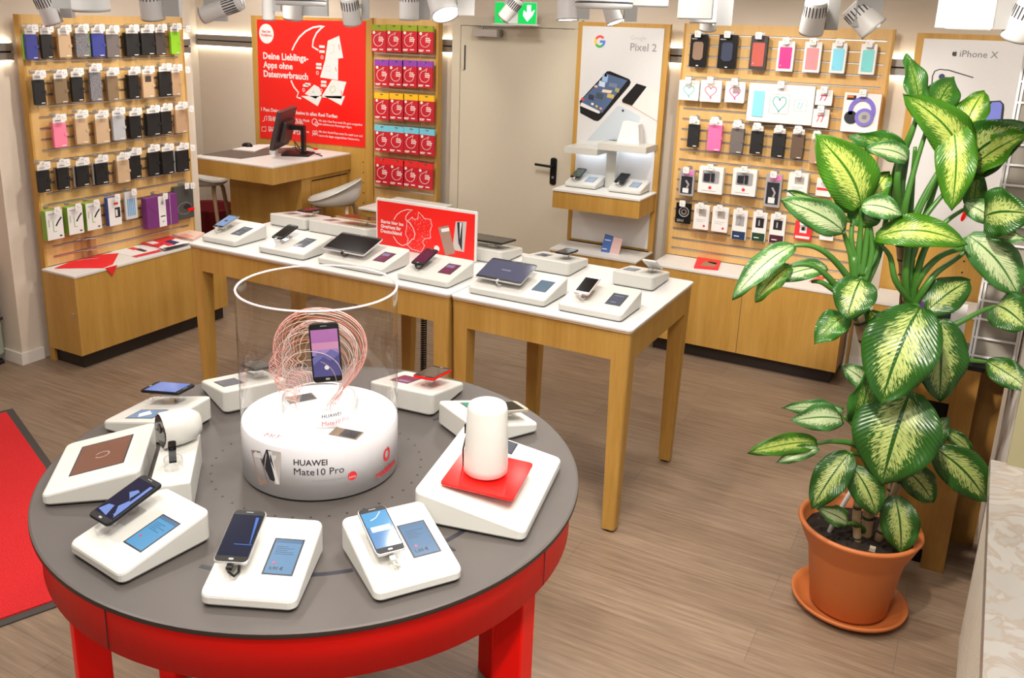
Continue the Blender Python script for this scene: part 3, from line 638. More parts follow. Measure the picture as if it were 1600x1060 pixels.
def art_ring(g, w, h):
    g.ribbon(arc(.08*w, .15*h, .62*w, .46*h, 0, 360, 24), .006, .0006, .0014, grey2); g.ribbon(arc(.08*w, .15*h, .3*w, .22*h, 0, 360, 20), .012, .0006, .0016, col('ring_grey', (.2, .16, .15)))
    g.text('2IN1', (-.8*w, -.85*h), .9*w, grey2, z=.001, bold=.02)
r5 = [((105, 228, 175, 322), black, art_ring, 'black pack with a coiled cable', .012), ((188, 238, 258, 350), paper, art_cardp, 'left white card pack with red dot, fifth row', .03), ((272, 248, 346, 362), paper, art_cardp, 'right white card pack with red dot, fifth row', .03),
      ((365, 262, 432, 398), paper, art_small(grey2, col('dark_blue', (.01, .035, .10))), 'narrow white pack with dark blue base', .02), ((457, 272, 522, 405), paper, art_small(ink, col('dark_green', (.01, .05, .02))), 'narrow white pack with dark green base', .02), ((537, 282, 608, 415), paper, art_small(ink, col('dark_maroon', (.06, .01, .025))), 'narrow white pack with dark maroon base', .02),
      ((652, 312, 732, 398), redp, lambda g, w, h: g.box((-.4*w, -.25*h, .0006), (.4*w, .7*h, .002), paper).box((-.2*w, .05*h, .002), (.15*w, .4*h, .006), ink).box((-.85*w, -.85*h, .0006), (.8*w, -.6*h, .001), paper), 'red memory stick card, fifth row', .012),
      ((768, 342, 832, 400), paper, lambda g, w, h: g.box((0, -.3*h, .0006), (.8*w, .2*h, .003), ink), 'white adapter pack half behind plant leaves', .02)]
for b4, fm, art, lab, dp in r5:
    packbox(('y', YB), bx6(*b4), fm, lab, 'accessory_pack', 'accessory pack', dp, .04+dp, 'accessory packs in the fifth row', art=art)
# leaflets on the right cabinet
def c66(x, y): return (1000+x/5.3, 380+y/5.3)
leaflet([c66(445, 210), c66(480, 118), c66(672, 145), c66(645, 228)], ct, 'red leaflet pile with a photo on the right cabinet', redp, [([c66(500, 185), c66(540, 150), c66(645, 170), c66(610, 200)], col('photo_brown', (.35, .18, .10))), ([c66(560, 160), c66(575, 150), c66(640, 165), c66(630, 178)], ink)], th=.012, name='leaflet_pile', group='leaflets on the right cabinet')
def c8(x, y): return (1160+x/6.667, 380+y/6.667)
leaflet([c8(150, 375), c8(215, 290), c8(290, 295), c8(245, 385)], ct, 'blue and red leaflet on the right cabinet under the drooping leaf', redp, [([c8(195, 345), c8(220, 315), c8(250, 320), c8(230, 350)], navy)], name='leaflet', group='leaflets on the right cabinet')
leaflet([c8(690, 400), c8(800, 345), c8(860, 370), c8(780, 425)], ct, 'red leaflet on the right cabinet close to the plant', col('salmon_leaflet', (.75, .10, .08)), [([c8(765, 395), c8(800, 375), c8(815, 382), c8(785, 402)], navy)], name='leaflet', group='leaflets on the right cabinet')
# ================================================================== RED POSTER PANEL
pl = Plane('y', 5.895, (-5.60, 5.895, 0))
t = thing('red_poster', 'large red poster about apps on an oak panel behind the counter', 'poster', M=pl.M())
MB().box((.0, 0, -.04), (1.252, 2.115, -.004), oak).build('oak_panel', t)
hm = MB()
for i in range(10):
    for u in (1.165,): hm.cyl((u, .22+i*.085, -.004), (u, .22+i*.085, -.003), .006, ink, n=8)
hm.build('shelf_holes', t)
k = 1/7.065
def A1(x, y): return pl.q(380+x*k, y*k)
def A2(x, y): return pl.q(380+x/5.3, 150+y/5.3)
pg = [A1(150, 215), A1(1350, 235), A2(1008, 430), A2(140, 348)]
MB().prism(pg, -.004, 0, poster_red).build('poster_sheet', t)
g = MB()
c0 = A1(256, 372); r1 = abs(A1(336, 372)[0]-A1(176, 372)[0])/2
g.cyl((*c0, 0), (*c0, .001), r1, paper, n=32)
def moon(pts, w, f=None): return (pts, w)
g.ribbon([A1(*p) for p in ((540, 555), (570, 490), (620, 410), (690, 345), (770, 303), (850, 290), (900, 293), (860, 312), (810, 365), (775, 440), (765, 515), (830, 555))], .014, 0, .001, paper)
g.ribbon([A1(528, 888), A1(560, 960), A1(610, 1020), A2(445, 10), A2(480, 22)], .014, 0, .001, paper)
for P in ([(935, 450), (1060, 395), (1105, 640), (905, 668)], [(905, 665), (1050, 650), (1048, 885), (850, 855)], [(980, 880), (1140, 905), (1085, 1090), (860, 1075)], [(785, 935), (840, 965), (870, 1040), (800, 1090), (680, 1035)]):
    g.prism([A1(*p) for p in P], .001, .0016, paper)
g.prism([A2(*p) for p in ((480, 0), (658, 0), (618, 85))], .001, .0016, paper).prism([A2(*p) for p in ((670, 0), (845, 0), (812, 78))], .001, .0016, paper)
for a, b_ in (((1055, 490), (1065, 550)), ((1020, 740), (1030, 790)), ((1085, 1000), (1090, 1055))): g.ribbon([A1(*a), A1(*b_)], .006, .0016, .002, redp)
g.ribbon([A1(975, 500), A1(1005, 490), A1(1005, 570), A1(965, 595)], .005, .0016, .002, col('sand_ink', (.75, .55, .30)))
g.ribbon([A1(915, 735), A1(960, 730), A1(960, 790), A1(915, 785)], .004, .0016, .002, col('violet_ink', (.55, .45, .7)), closed=True)
g.ribbon([A1(*p) for p in ((970, 960), (1010, 950), (1020, 1000), (980, 1030), (960, 1000))], .005, .0016, .002, col('lime_print', (.3, .5, .2)), closed=True)
g.cyl((*A1(775, 1015), .0016), (*A1(775, 1015), .002), .012, col('mint_ink', (.4, .75, .65)), n=14)
for x, y in ((870, 632), (820, 805), (860, 1000), (668, 993)): g.ribbon(arc(*A1(x, y), .011, .013, 0, 360, 12), .005, 0, .001, paper, closed=True)
for x, y in ((870, 515), (870, 570), (835, 710), (835, 750), (890, 905), (888, 945), (690, 945), (715, 930)):
    q = A1(x, y); g.box((q[0]-.028, q[1]-.010, 0), (q[0]+.028, q[1]+.010, .001), paper)
g.build('printed_shapes', t)
def tfit(g, s, a, b_, m2, bold=0, z=.0012): g.text(s, a, b_[0]-a[0], m2, z=z, bold=bold)
g = MB()
tfit(g, 'Deine Lieblings-', A1(222, 648), A1(720, 648), paper, .028); tfit(g, 'Apps ohne', A1(224, 745), A1(548, 750), paper, .028); tfit(g, 'Datenverbrauch', A1(228, 845), A1(718, 855), paper, .028)
tfit(g, 'Neu bei', A1(208, 358), A1(302, 358), redp, .02, .0022); tfit(g, 'Vodafone', A1(198, 398), A1(316, 398), redp, .02, .0022)
tfit(g, '1 Pass Deiner Wahl inklusive in allen Red-Tarifen', A2(150, 122), (A2(780, 165)[0], 0), paper, .02)
for s, x, y, x2 in (('Mit dem Music-Pass genie\u00dft Du Musik', 210, 182, 550), ('Streaming ohne Ende.', 210, 204, 500), ('Mit dem Video-Pass schaust Du Filme', 210, 270, 545), ('und Serien ohne Limit.', 210, 292, 520),
                   ('Mit dem Chat Pass nutzt Du ganz sorgenfrei', 628, 212, 985), ('die beliebtesten Messenger-Apps.', 628, 240, 900), ('Mit dem Social-Pass nutzt Du nach Lust und', 628, 302, 988), ('Laune die Apps ausgew\u00e4hlter Netzwerke.', 628, 334, 965)):
    tfit(g, s, A2(x, y), (A2(x2, y)[0], 0), paper, .01)
g.build('lettering', t)
g = MB()
g.ribbon([A2(160, 210), A2(175, 205), A2(180, 170), A2(195, 165), A2(195, 205)], .005, 0, .001, paper); g.ribbon([A2(155, 258), A2(188, 256), A2(188, 292), A2(155, 292)], .005, 0, .001, paper, closed=True)
g.ribbon(arc(*A2(592, 215), .028, .026, 0, 360, 14), .005, 0, .001, paper, closed=True); g.ribbon(arc(*A2(608, 232), .018, .018, 0, 360, 12), .005, 0, .001, paper, closed=True)
for x in (585, 605): g.ribbon(arc(*A2(x, 300), .012, .012, 0, 360, 10), .004, 0, .001, paper, closed=True); g.ribbon([A2(x-12, 330), A2(x-6, 315), A2(x+6, 315), A2(x+12, 330)], .005, 0, .001, paper)
g.build('icons', t)

# ================================================================== RACK OF RED PACKS
ps = Plane('y', 5.90, (-4.345, 5.90, 0))
t = thing('slim_slatwall', 'narrow oak slatwall carrying twenty red packs beside the door', 'slatwall', M=ps.M())
MB().box((.02, 0, -.038), (.612, 2.123, 0), oakL).box((0, 0, -.04), (.02, 2.125, .02), oak).box((.612, 0, -.04), (.632, 2.125, .02), oak).build('panel', t)
g = MB()
for z in (.795, 1.05, 1.32, 1.59, 1.86): g.box((.03, z-.006, 0), (.60, z+.006, .006), alu)
for u in (.17, .315, .46):
    g.box((u-.004, .80, 0), (u+.004, 2.02, .004), oakL)
g.build('slat_rails', t)
heads = [('olive green', (.25, .33, .01)), ('purple', (.26, .05, .42)), ('yellow', (.85, .48, .01)), ('light blue', (.16, .55, .70)), ('red', (.75, .02, .02))]
colx = [[(68, 62), (148, 62), (233, 64), (318, 68)], [(85, 248), (160, 250), (232, 252), (315, 256)], [(83, 425), (165, 428), (238, 432), (322, 438)], [(85, 598), (162, 604), (242, 610), (325, 618)], [(87, 772), (165, 780), (238, 788), (315, 800)]]
pf = Plane('y', 5.83, (0, 5.83, 0))
packred = col('pack_red', (.50, .008, .022))
for r in range(5):
    hn, hc = heads[r]; hm_ = col('header_'+hn.replace(' ', '_'), hc)
    for c in range(4):
        x, y = colx[r][c]; a = pf.q(560+x/3.417, 20+y/3.417); b_ = pf.q(560+(x+80)/3.417, 20+(y+150)/3.417)
        w_, h_ = b_[0]-a[0], a[1]-b_[1]; M = backface((a[0]+b_[0])/2, 5.83, (a[1]+b_[1])/2); w2, h2 = w_/2, h_/2
        o = thing('red_pack', f'red prepaid pack with {hn} header, {ordn[c]} from the left in its row of four', 'prepaid pack', M=M, group=f'red packs with {hn} headers')
        MB().box((-w2*.97, -h2, -.02), (w2*.97, h2*.56, 0), packred, bev=.001).build('pack', o)
        MB().box((-w2*.97, h2*.56, -.02), (w2*.97, h2, .0), hm_).box((-w2*.2, h2*.86, 0), (w2*.2, h2*.93, .0006), ink).build('header', o)
        g = MB(); g.cyl((-.62*w2, .42*h2, 0), (-.62*w2, .42*h2, .0008), .0115, paper, n=14)
        g.ribbon([(-.05*w2+.62*w2*math.cos(math.radians(q)), -.14*h2+.42*h2*math.sin(math.radians(q))) for q in range(95, 400, 15)], .0032, 0, .0006, paper); g.ribbon([(-.10*w2, .28*h2), (.1*w2, .40*h2), (.32*w2, .46*h2), (.18*w2, .34*h2), (.16*w2, .2*h2)], .0032, 0, .0006, paper)
        for k2, (u0, u1) in enumerate([(.0, .55), (.0, .7), (.0, .62)]): g.box((u0*w2, (.05-k2*.13)*h2, .0006), (u1*w2, (.13-k2*.13)*h2, .001), col('print_pale', (.85, .62, .60)))
        g.box((-.85*w2, -.82*h2, 0), (-.2*w2, -.76*h2, .0006), paper).box((-.85*w2, -.90*h2, 0), (-.3*w2, -.85*h2, .0006), paper).box((.1*w2, -.84*h2, 0), (.6*w2, -.76*h2, .0006), paper)
        g.build('printed_front', o)
        hk = thing('display_hook', f'hook behind the red pack with {hn} header, {ordn[c]} from the left', 'display hook', M=backface((a[0]+b_[0])/2, 5.8995, a[1]-.012), group='hooks of the red packs')
        MB().box((-.01, -.01, 0), (.01, .01, .004), alu).tube([(0, 0, .002), (0, 0, .09)], .0018, alu, 5).build('hook_rod', hk)

# ================================================================== SERVICE COUNTER
t = thing('service_counter', 'high oak service counter with white top in front of the red poster', 'counter', (-4.98, 5.42, 0))
MB().box((-.42, -.46, 1.037), (.42, .473, 1.05), white, bev=.002).build('worktop', t)
MB().box((-.42, -.46, .915), (.42, .473, 1.037), oak).build('apron', t)
MB().box((.02, -.12, 0), (.40, .473, .915), oak).box((-.36, -.115, 0), (.02, -.09, .915), oak).build('body', t)
MB().box((.398, .0, .875), (.402, .455, .885), ink).box((.398, -.01, .02), (.4012, -.007, .875), ink).box((.398, .455, .02), (.4012, .458, .875), ink).cyl((.40, .06, .70), (.408, .06, .70), .010, chrome, n=12).build('cupboard_door', t)
zc = 1.0505
def dk(x, y): return onz(290+x/3.028, y/3.028, zc)
P = [dk(75, 733), dk(235, 705), dk(520, 700), dk(560, 710), dk(262, 752)]
o = thing('desk_pad', 'dark brown desk pad on the service counter', 'desk pad', (0, 0, 0)); MB().prism([(max(p.x, -5.39), p.y) for p in P], zc, zc+.003, col('pad_brown', (.10, .075, .06), .6)).build('pad', o)
p1 = [dk(222, 712), dk(345, 690), dk(420, 690), dk(330, 722)]
o = thing('paper_sheets', 'white paper sheets under the computer mouse on the counter', 'paper', (0, 0, 0)); MB().prism([(p.x, p.y) for p in p1], zc+.0035, zc+.012, paper).build('sheet', o)
mp_ = dk(292, 700); o = thing('computer_mouse', 'black computer mouse on white papers on the counter', 'mouse', (mp_.x, mp_.y, zc+.0125))
MB().lathe([(0, .030), (.020, .029), (.033, .022), (.040, .010), (.041, 0), (0, 0)], black, Matrix.Diagonal((1.3, .8, 1, 1))).build('mouse_body', o)
# all-in-one monitor turned away (we see its edge and back)
mb_ = dk(545, 712)
o = thing('computer_monitor', 'dark computer monitor seen from behind on a swivel stand on the counter', 'monitor', (-4.86, 5.52, zc), math.radians(116))
# local: +y = screen normal side, stand behind at -y
Ms = T(0, .06, .20) @ RXm(math.radians(14))
dkg = col('monitor_grey', (.045, .032, .034), .4)
MB(Ms).box((-.24, -.012, -.145), (.24, .022, .165), dkg, bev=.006).box((-.14, -.05, -.09), (.14, -.012, .08), dkg, bev=.008).build('screen_housing', o)
MB(Ms).box((-.225, .022, -.13), (.225, .0235, .15), glassblk).build('display', o)
MB().box((-.035, -.11, .015), (.035, -.085, .23), black).box((-.03, -.10, .20), (.03, .03, .235), black).box((-.10, -.16, 0), (.10, .06, .015), black, bev=.003).build('stand', o)
MB().tube([(0, -.03, .10), (.05, -.06, .03), (.10, -.14, .01), (.02, -.20, .008), (-.06, -.26, .006)], .004, black).tube([(-.03, -.03, .12), (-.06, -.05, .05), (-.03, -.09, .02), (.06, -.22, .006)], .003, black).build('cable', o)
p = dk(565, 727); o = thing('red_cased_phone', 'white phone in a red case lying on the counter', 'phone', (p.x, p.y, zc), math.radians(20)); MB().box((-.075, -.038, 0), (.075, .038, .009), red, bev=.003).box((-.068, -.031, .009), (.068, .031, .0095), paper).build('phone_body', o)
p = dk(615, 708); o = thing('red_cable_plug', 'small red plug with black cable at the wall end of the counter', 'plug', (p.x, p.y, zc)); MB().box((-.02, -.012, 0), (.02, .012, .012), red, bev=.003).tube([(-.02, 0, .006), (-.09, .02, .02), (-.16, 0, .006), (-.2, -.06, .004)], .003, black).build('plug_body', o)
p = dk(435, 672); o = thing('small_white_box', 'small white box standing behind the monitor on the counter', 'box', (-4.97, 5.43, zc)); MB().box((-.03, -.02, 0), (.03, .02, .06), white, bev=.002).build('box_body', o)
# ---- bucket stools
def stool(x, y, rz, label):
    t = thing('bar_stool', label, 'stool', (x, y, 0), rz, 'white shell bar stools')
    V = []; F = []; NU, NV = 18, 10
    for j in range(NV+1):
        v = j/NV
        for i in range(NU):
            a = 2*math.pi*i/NU; back = .5+.5*math.sin(a)  # 1 at +y
            rr = .215*math.sin(v*math.pi/2)**.7; zz = .74+(.035+.16*back**1.5)*v**3.2
            V.append((rr*1.08*math.cos(a), rr*math.sin(a)*.95, zz))
    off = len(V)
    for p in list(V): V.append((p[0]*.97, p[1]*.97, p[2]+.012))
    for j in range(NV):
        for i in range(NU):
            q = (j*NU+i, j*NU+(i+1) % NU, (j+1)*NU+(i+1) % NU, (j+1)*NU+i); F.append(q[::-1]); F.append(tuple(off+k for k in q))
    for i in range(NU): F.append((NV*NU+i, NV*NU+(i+1) % NU, off+NV*NU+(i+1) % NU, off+NV*NU+i))
    MB().add(V, F, wplas, None, True).build('seat_shell', t)
    lw = col('light_oak_leg', (.50, .36, .22), .45)
    for sx, sy in ((1, 1), (1, -1), (-1, 1), (-1, -1)):
        MB().tube([(sx*.02, sy*.10, .735), (sx*.10, sy*.115, .73), (sx*.135, sy*.125, .69), (sx*.215, sy*.205, .0)], [.015, .017, .018, .013], lw, 8).build('leg', t)
    MB().tube([(.186, .175, .235), (-.186, .175, .235), (-.186, -.175, .235), (.186, -.175, .235)], .007, chrome, 6, True).build('footrest', t)
    MB().box((-.03, -.07, .725), (.03, -.03, .74), black).box((-.03, .03, .725), (.03, .07, .74), black).build('seat_bracket', t)
stool(-4.31, 5.37, math.radians(-66), 'white shell bar stool with oak legs right of the service counter')
stool(-5.70, 5.36, math.radians(120), 'white shell bar stool standing behind the left end of the counter')
# red waste basket / pouf
t = thing('red_basket', 'dark red basket with a white skyline emblem behind the counter by the left wall', 'basket', (-6.10, 5.76, 0))
dr_ = col('dark_red_fabric', (.20, .008, .012), .8)
MB().lathe([(0, 0), (.22, 0), (.255, .42), (.25, .44), (.245, .42), (.21, .02), (0, .02)], dr_, n=40).build('basket_body', t)
MB().box((.02, -.253, .30), (.05, -.243, .35), paper).box((.06, -.249, .30), (.12, -.225, .315), paper).box((.03, -.255, .35), (.04, -.245, .37), paper).build('emblem', t)
# low white table behind the sign
t = thing('side_table', 'low table with white top right of the bar stool', 'table', (-3.79, 5.60, 0))
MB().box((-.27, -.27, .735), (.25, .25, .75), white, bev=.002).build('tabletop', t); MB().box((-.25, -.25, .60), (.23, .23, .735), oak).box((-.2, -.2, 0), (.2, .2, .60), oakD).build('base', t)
t = thing('blue_print_sheet', 'small white sheet with blue print on the low side table', 'paper', (-3.88, 5.46, .7505)); MB().box((-.09, -.05, 0), (.09, .05, .001), paper).box((-.06, -.02, .001), (.07, .03, .0014), col('pale_blue_ink', (.35, .42, .65))).build('sheet', t)

# ================================================================== TALL PHONE POSTER STAND (right of the door)
pg_ = Plane('y', 5.895, (-2.585, 5.895, 0))
t = thing('poster_display_unit', 'tall oak display unit with white phone poster and two shelves right of the door', 'display unit', M=pg_.M())
MB().box((0, 0, -.04), (.655, 2.145, 0), oak).build('oak_panel', t)
MB().box((.035, .62, 0), (.618, 2.118, .004), col('poster_white', (.66, .66, .67), .3)).build('poster_sheet', t)
def G(x, y): return pg_.q(860+x/5.3, 20+y/5.3)
def clipL(P): return [(min(max(u, .036), .617), v) for u, v in P]
g = MB()
g.prism(clipL([G(*p) for p in ((470, 485), (495, 483), (655, 550), (668, 575), (655, 605), (420, 880), (395, 898), (365, 893), (248, 830), (245, 730))]), .004, .0046, col('phone_black', (.015, .015, .017), .2))
g.prism(clipL([G(*p) for p in ((470, 505), (640, 560), (430, 830), (262, 765), (262, 720))]), .0046, .005, col('wall_blue', (.07, .12, .24)))
for (x, y, w_, h_, c) in ((455, 540, 40, 55, (.30, .45, .70)), (430, 590, 45, 40, (.55, .65, .80)), (520, 600, 60, 30, (.15, .20, .30)), (470, 650, 70, 22, (.75, .60, .45)), (500, 690, 50, 30, (.55, .42, .12)), (410, 690, 55, 45, (.05, .07, .10)), (555, 640, 30, 30, (.35, .33, .10)), (340, 700, 40, 40, (.03, .03, .05)), (270, 715, 22, 20, (.70, .03, .03)), (350, 755, 18, 16, (.85, .85, .85)), (385, 775, 18, 16, (.6, .5, .1)), (420, 793, 18, 16, (.8, .3, .2)), (380, 610, 22, 14, (.8, .5, .4)), (460, 520, 18, 16, (.6, .05, .05))):
    q = G(x, y); dx = w_/2*.0011; dy = h_/2*.0011
    g.prism([(q[0]-dx, q[1]-dy*.6), (q[0]+dx*.8, q[1]-dy), (q[0]+dx, q[1]+dy*.6), (q[0]-dx*.8, q[1]+dy)], .005, .0054, col('pic_%d_%d' % (x, y), c))
g.prism([G(*p) for p in ((255, 745), (268, 745), (410, 815), (412, 832), (395, 832), (248, 770))], .0054, .0058, paper)
g.prism(clipL([G(*p) for p in ((715, 585), (800, 612), (678, 770), (598, 742), (595, 720))]), .004, .0046, col('phone_black', (.015, .015, .017), .2))
g.prism(clipL([G(*p) for p in ((800, 612), (960, 660), (960, 920), (905, 900), (678, 772))]), .004, .0046, col('phone_white_pic', (.68, .68, .66)))
g.ribbon(clipL([G(597, 745), G(678, 775), G(905, 900)]), .006, .0046, .005, col('rose_edge', (.55, .38, .34)))
g.prism(clipL([G(*p) for p in ((555, 772), (590, 775), (735, 850), (748, 870), (735, 910), (712, 940), (600, 1000), (600, 1060), (300, 1060))]), .004, .0045, col('phone_pale_blue', (.50, .56, .62)))
g.cyl((*G(603, 810), .0045), (*G(603, 810), .006), .008, ink, n=16)
g.build('printed_phones', t)
g = MB(); cG = G(412, 238); ro, ri = .040, .024
def ringseg(a0, a1, m2): g.ribbon(arc(cG[0], cG[1], (ro+ri)/2, (ro+ri)/2*1.05, a0, a1, 12), ro-ri, .004, .0048, m2)
ringseg(40, 150, col('logo_red', (.70, .06, .04))); ringseg(150, 215, col('logo_yellow', (.85, .50, .02))); ringseg(215, 315, col('logo_green', (.04, .38, .08))); ringseg(315, 360, col('logo_blue', (.06, .18, .70)))
g.box((cG[0], cG[1]-.008, .004), (cG[0]+ro, cG[1]+.008, .0049), MC['logo_blue'])
a = G(665, 222); g.text('Google', a, G(798, 225)[0]-a[0], col('logo_grey', (.50, .50, .52)), z=.0048)
a = G(662, 312); g.text('Pixel 2', a, G(880, 318)[0]-a[0], col('text_grey', (.28, .28, .29)), z=.0048, bold=.012)
g.build('lettering', t)
MB().box((.02, .595, 0), (.635, .606, .03), oak).box((.035, .62, .004), (.618, .90, .0045), white).build('lower_panel', t)
MB().box((.018, .90, 0), (.650, 1.018, .325), oak).box((.014, 1.018, 0), (.654, 1.031, .33), white, bev=.002).build('shelf', t)
MB().box((.018, .10, 0), (.655, .593, .325), oak).box((.014, .593, 0), (.659, .606, .33), white, bev=.002).build('lower_shelf', t)
wsh = col('lightbox_white', (.58, .58, .54), .4)
ledc = flat('cool_led', (1, 1, 1), .3, emit=(.80, .90, 1), es=16)
MB().box((.285, 1.031, .0), (.36, 1.36, .045), wsh, bev=.003).box((.04, 1.27, .0), (.285, 1.315, .22), wsh, bev=.002).box((.285, 1.315, .0), (.63, 1.36, .22), wsh, bev=.002).build('lit_bracket', t)
MB().box((.06, 1.266, .04), (.27, 1.270, .06), ledc).box((.38, 1.311, .04), (.61, 1.315, .06), ledc).build('led_tube', t)
o = thing('white_card_box', 'plain white card box standing on the lit bracket of the phone poster', 'box', M=backface(-2.585+.46, 5.895, 1.360)); MB().prism([(-.085, 0), (.075, 0), (.06, .13), (-.05, .145)], .02, .10, paper).build('card', o)
o = thing('leaflet', 'blue and pink leaflet standing on the lower shelf under the phone poster', 'leaflet', M=backface(-2.585+.405, 5.895, .606))
MB().prism([(-.055, 0), (.01, -.0), (.035, .12), (-.03, .13)], .20, .203, col('blue_cover', (.06, .15, .45))).prism([(.01, 0), (.08, 0), (.10, .115), (.035, .12)], .20, .203, col('pink_cover', (.75, .52, .50))).box((-.03, .085, .203), (.015, .092, .2035), paper).box((-.045, .02, .203), (-.01, .027, .2035), paper).prism([(-.04, 0), (.06, 0), (.04, .06), (-.02, .06)], .16, .163, col('blue_cover', (.06, .15, .45))).build('folded_sheet', o)

# ================================================================== TALL WHITE POSTER AT THE RIGHT
pi = Plane('y', 5.895, (-.452, 5.895, 0))
t = thing('phone_poster', 'tall oak panel with white phone poster at the right edge behind the plant', 'poster', M=pi.M())
MB().box((0, 0, -.04), (.68, 2.14, 0), oak).build('oak_panel', t)
MB().box((.04, .92, 0), (.655, 2.11, .004), MC['poster_white']).build('poster_sheet', t)
def I1(x, y): return pi.q(1380+x/5.89, y/5.89)
g = MB(); bl = col('poster_black', (.02, .02, .025), .3)
a = I1(702, 522); g.text('iPhone X', a, I1(1055, 530)[0]-a[0], col('text_grey_dark', (.18, .18, .19)), z=.0048, bold=.004)
c = I1(657, 496); g.prism([(c[0]+x*.0125, c[1]+y*.0135) for x, y in ((0, .75), (.5, 1), (.95, .7), (.7, .2), (1, -.35), (.55, -1), (0, -.85), (-.55, -1), (-1, -.2), (-.9, .6), (-.45, .95))], .004, .0048, bl).prism([(c[0]+.001, c[1]+.0145), (c[0]+.007, c[1]+.024), (c[0]+.003, c[1]+.020)], .004, .0048, bl)
g.build('lettering', t)
g = MB()
P = [I1(448, 775), I1(455, 700), I1(475, 655), I1(520, 638), I1(600, 645), I1(830, 715)]; g.ribbon(P, .006, .004, .005, bl)
g.cyl((*I1(540, 705), .004), (*I1(540, 705), .006), .016, navy, n=18)
q1 = [I1(900, 935), I1(1080, 925), I1(1112, 960), I1(1115, 1000), I1(1080, 1290), I1(760, 1290), I1(800, 1000)]
g.prism(q1, .004, .0046, bl); g.prism([I1(900, 945), I1(1075, 938), I1(1095, 965), I1(1060, 1270), I1(790, 1270), I1(820, 1000)], .0046, .005, col('phone_violet', (.18, .22, .72))); g.prism([I1(925, 935), I1(1010, 930), I1(985, 965), I1(940, 970)], .005, .0054, bl)
g.build('printed_phones', t)
hm = MB()
for z in range(12): hm.cyl((.10, .70+z*.07*0+.0, 0), (.10, .70, .0012), .005, ink, n=8)
for z in (.72, .79, .86): hm.cyl((.155, z-.05, 0), (.155, z-.05, .0012), .006, ink, n=8).cyl((.44, z-.02, 0), (.44, z-.02, .0012), .006, ink, n=8)
hm.build('shelf_holes', t)
t = thing('low_cabinet', 'oak low cabinet with white top under the right white poster, behind the plant', 'cabinet', (-.06, 5.73, 0))
MB().box((-.38, -.18, .1), (.28, .14, .592), oak).build('carcass', t); MB().box((-.385, -.185, .592), (.285, .14, .606), white).build('worktop', t); MB().box((-.36, -.1, 0), (.26, .14, .1), plinth).build('plinth', t)
# dark thin pole between cabinet and plant
t = thing('support_pole', 'thin dark pole rising behind the tall plant cane', 'pole', (-.19, 3.62, 0)); MB().cyl((0, 0, 0), (0, 0, 1.42), .007, ink).cyl((0, 0, 0), (0, 0, .01), .05, ink, n=20).build('rod', t)
# red leaning strap/pole
a = ony(1442, 395+40, 5.0); 
p0 = ony(1480, 398, 4.6); p1 = ony(1538, 262, 4.6)
t = thing('red_pole', 'thin slanting red pole seen between the plant leaves', 'pole', (0, 0, 0)); MB().cyl(onz(1460, 445, .608), ony(1538, 262, 5.72), .011, red).build('rod', t)

# ================================================================== RIGHT NEAR FURNITURE
t = thing('display_cabinet', 'shade-darkened oak display cabinet with a square black recess behind the potted plant', 'cabinet', (0, 3.753, 0))
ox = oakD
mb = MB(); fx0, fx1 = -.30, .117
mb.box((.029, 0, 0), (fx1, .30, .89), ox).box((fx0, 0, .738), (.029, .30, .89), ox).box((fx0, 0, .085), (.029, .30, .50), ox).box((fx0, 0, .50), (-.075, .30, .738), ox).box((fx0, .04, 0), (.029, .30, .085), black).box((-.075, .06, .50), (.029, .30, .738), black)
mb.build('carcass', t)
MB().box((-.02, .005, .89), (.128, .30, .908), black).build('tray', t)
t = thing('tall_side_board', 'tall shade-darkened oak side board standing between the display cabinet and the window wall', 'board', (.17, 4.07, 0)); MB().box((-.055, -.02, .0), (.048, .02, 1.75), ox).build('board', t)
t = thing('wire_brochure_rack', 'white wire brochure rack standing on the shade-darkened oak display cabinet', 'rack', (.112, 3.90, .908))
r = MB(); wm = flat('white_wire', (.85, .86, .90), .3)
RM = MB(); x0, x1 = -.045, .085
for x in (x0, x0+.012, x1+.02): r.box((x-.004, -.09, 0), (x+.004, -.082, 1.20), wm)
for i in range(16): r.box((x0, -.092, .025+i*.075), (x1+.02, -.084, .032+i*.075), wm)
r.build('wire_frame', t); MB().box((x0, -.075, 0), (x1+.02, .02, 1.18), flat('rack_back', (.34, .31, .27), .6)).build('back_plate', t)
def mag(x, y, z, rz, label, m1, m2, m3):
    t = thing('magazine', label, 'magazine', (x, y, z), rz); MB(RXm(math.radians(-12))).box((-.075, 0, 0), (.075, .008, .22), m1).build('cover', t)
    g = MB(RXm(math.radians(-12))); g.box((-.06, -.001, .12), (.02, 0, .20), m2).box((-.02, -.001, .03), (.06, 0, .07), m3); g.ribbon(arc(0, .09, .045, .05, 0, 360, 16), .008, 0, .0, m3) if False else None
    for k in range(7):
        a_ = random.uniform(-.055, .04); z_ = random.uniform(.02, .19); g.box((a_, -.0012, z_), (a_+random.uniform(.01, .035), 0, z_+random.uniform(.006, .02)), ink)
    g.build('print', t)
mag(-.035, 3.80, .908, math.radians(8), 'black and white magazine on the display cabinet left of the wire rack', paper, ink, ink)
mag(-.13, 3.86, .9, math.radians(-14), 'white magazine with violet spine behind the plant on the display cabinet', paper, flat('violet_print', (.30, .08, .65), .4), ink)
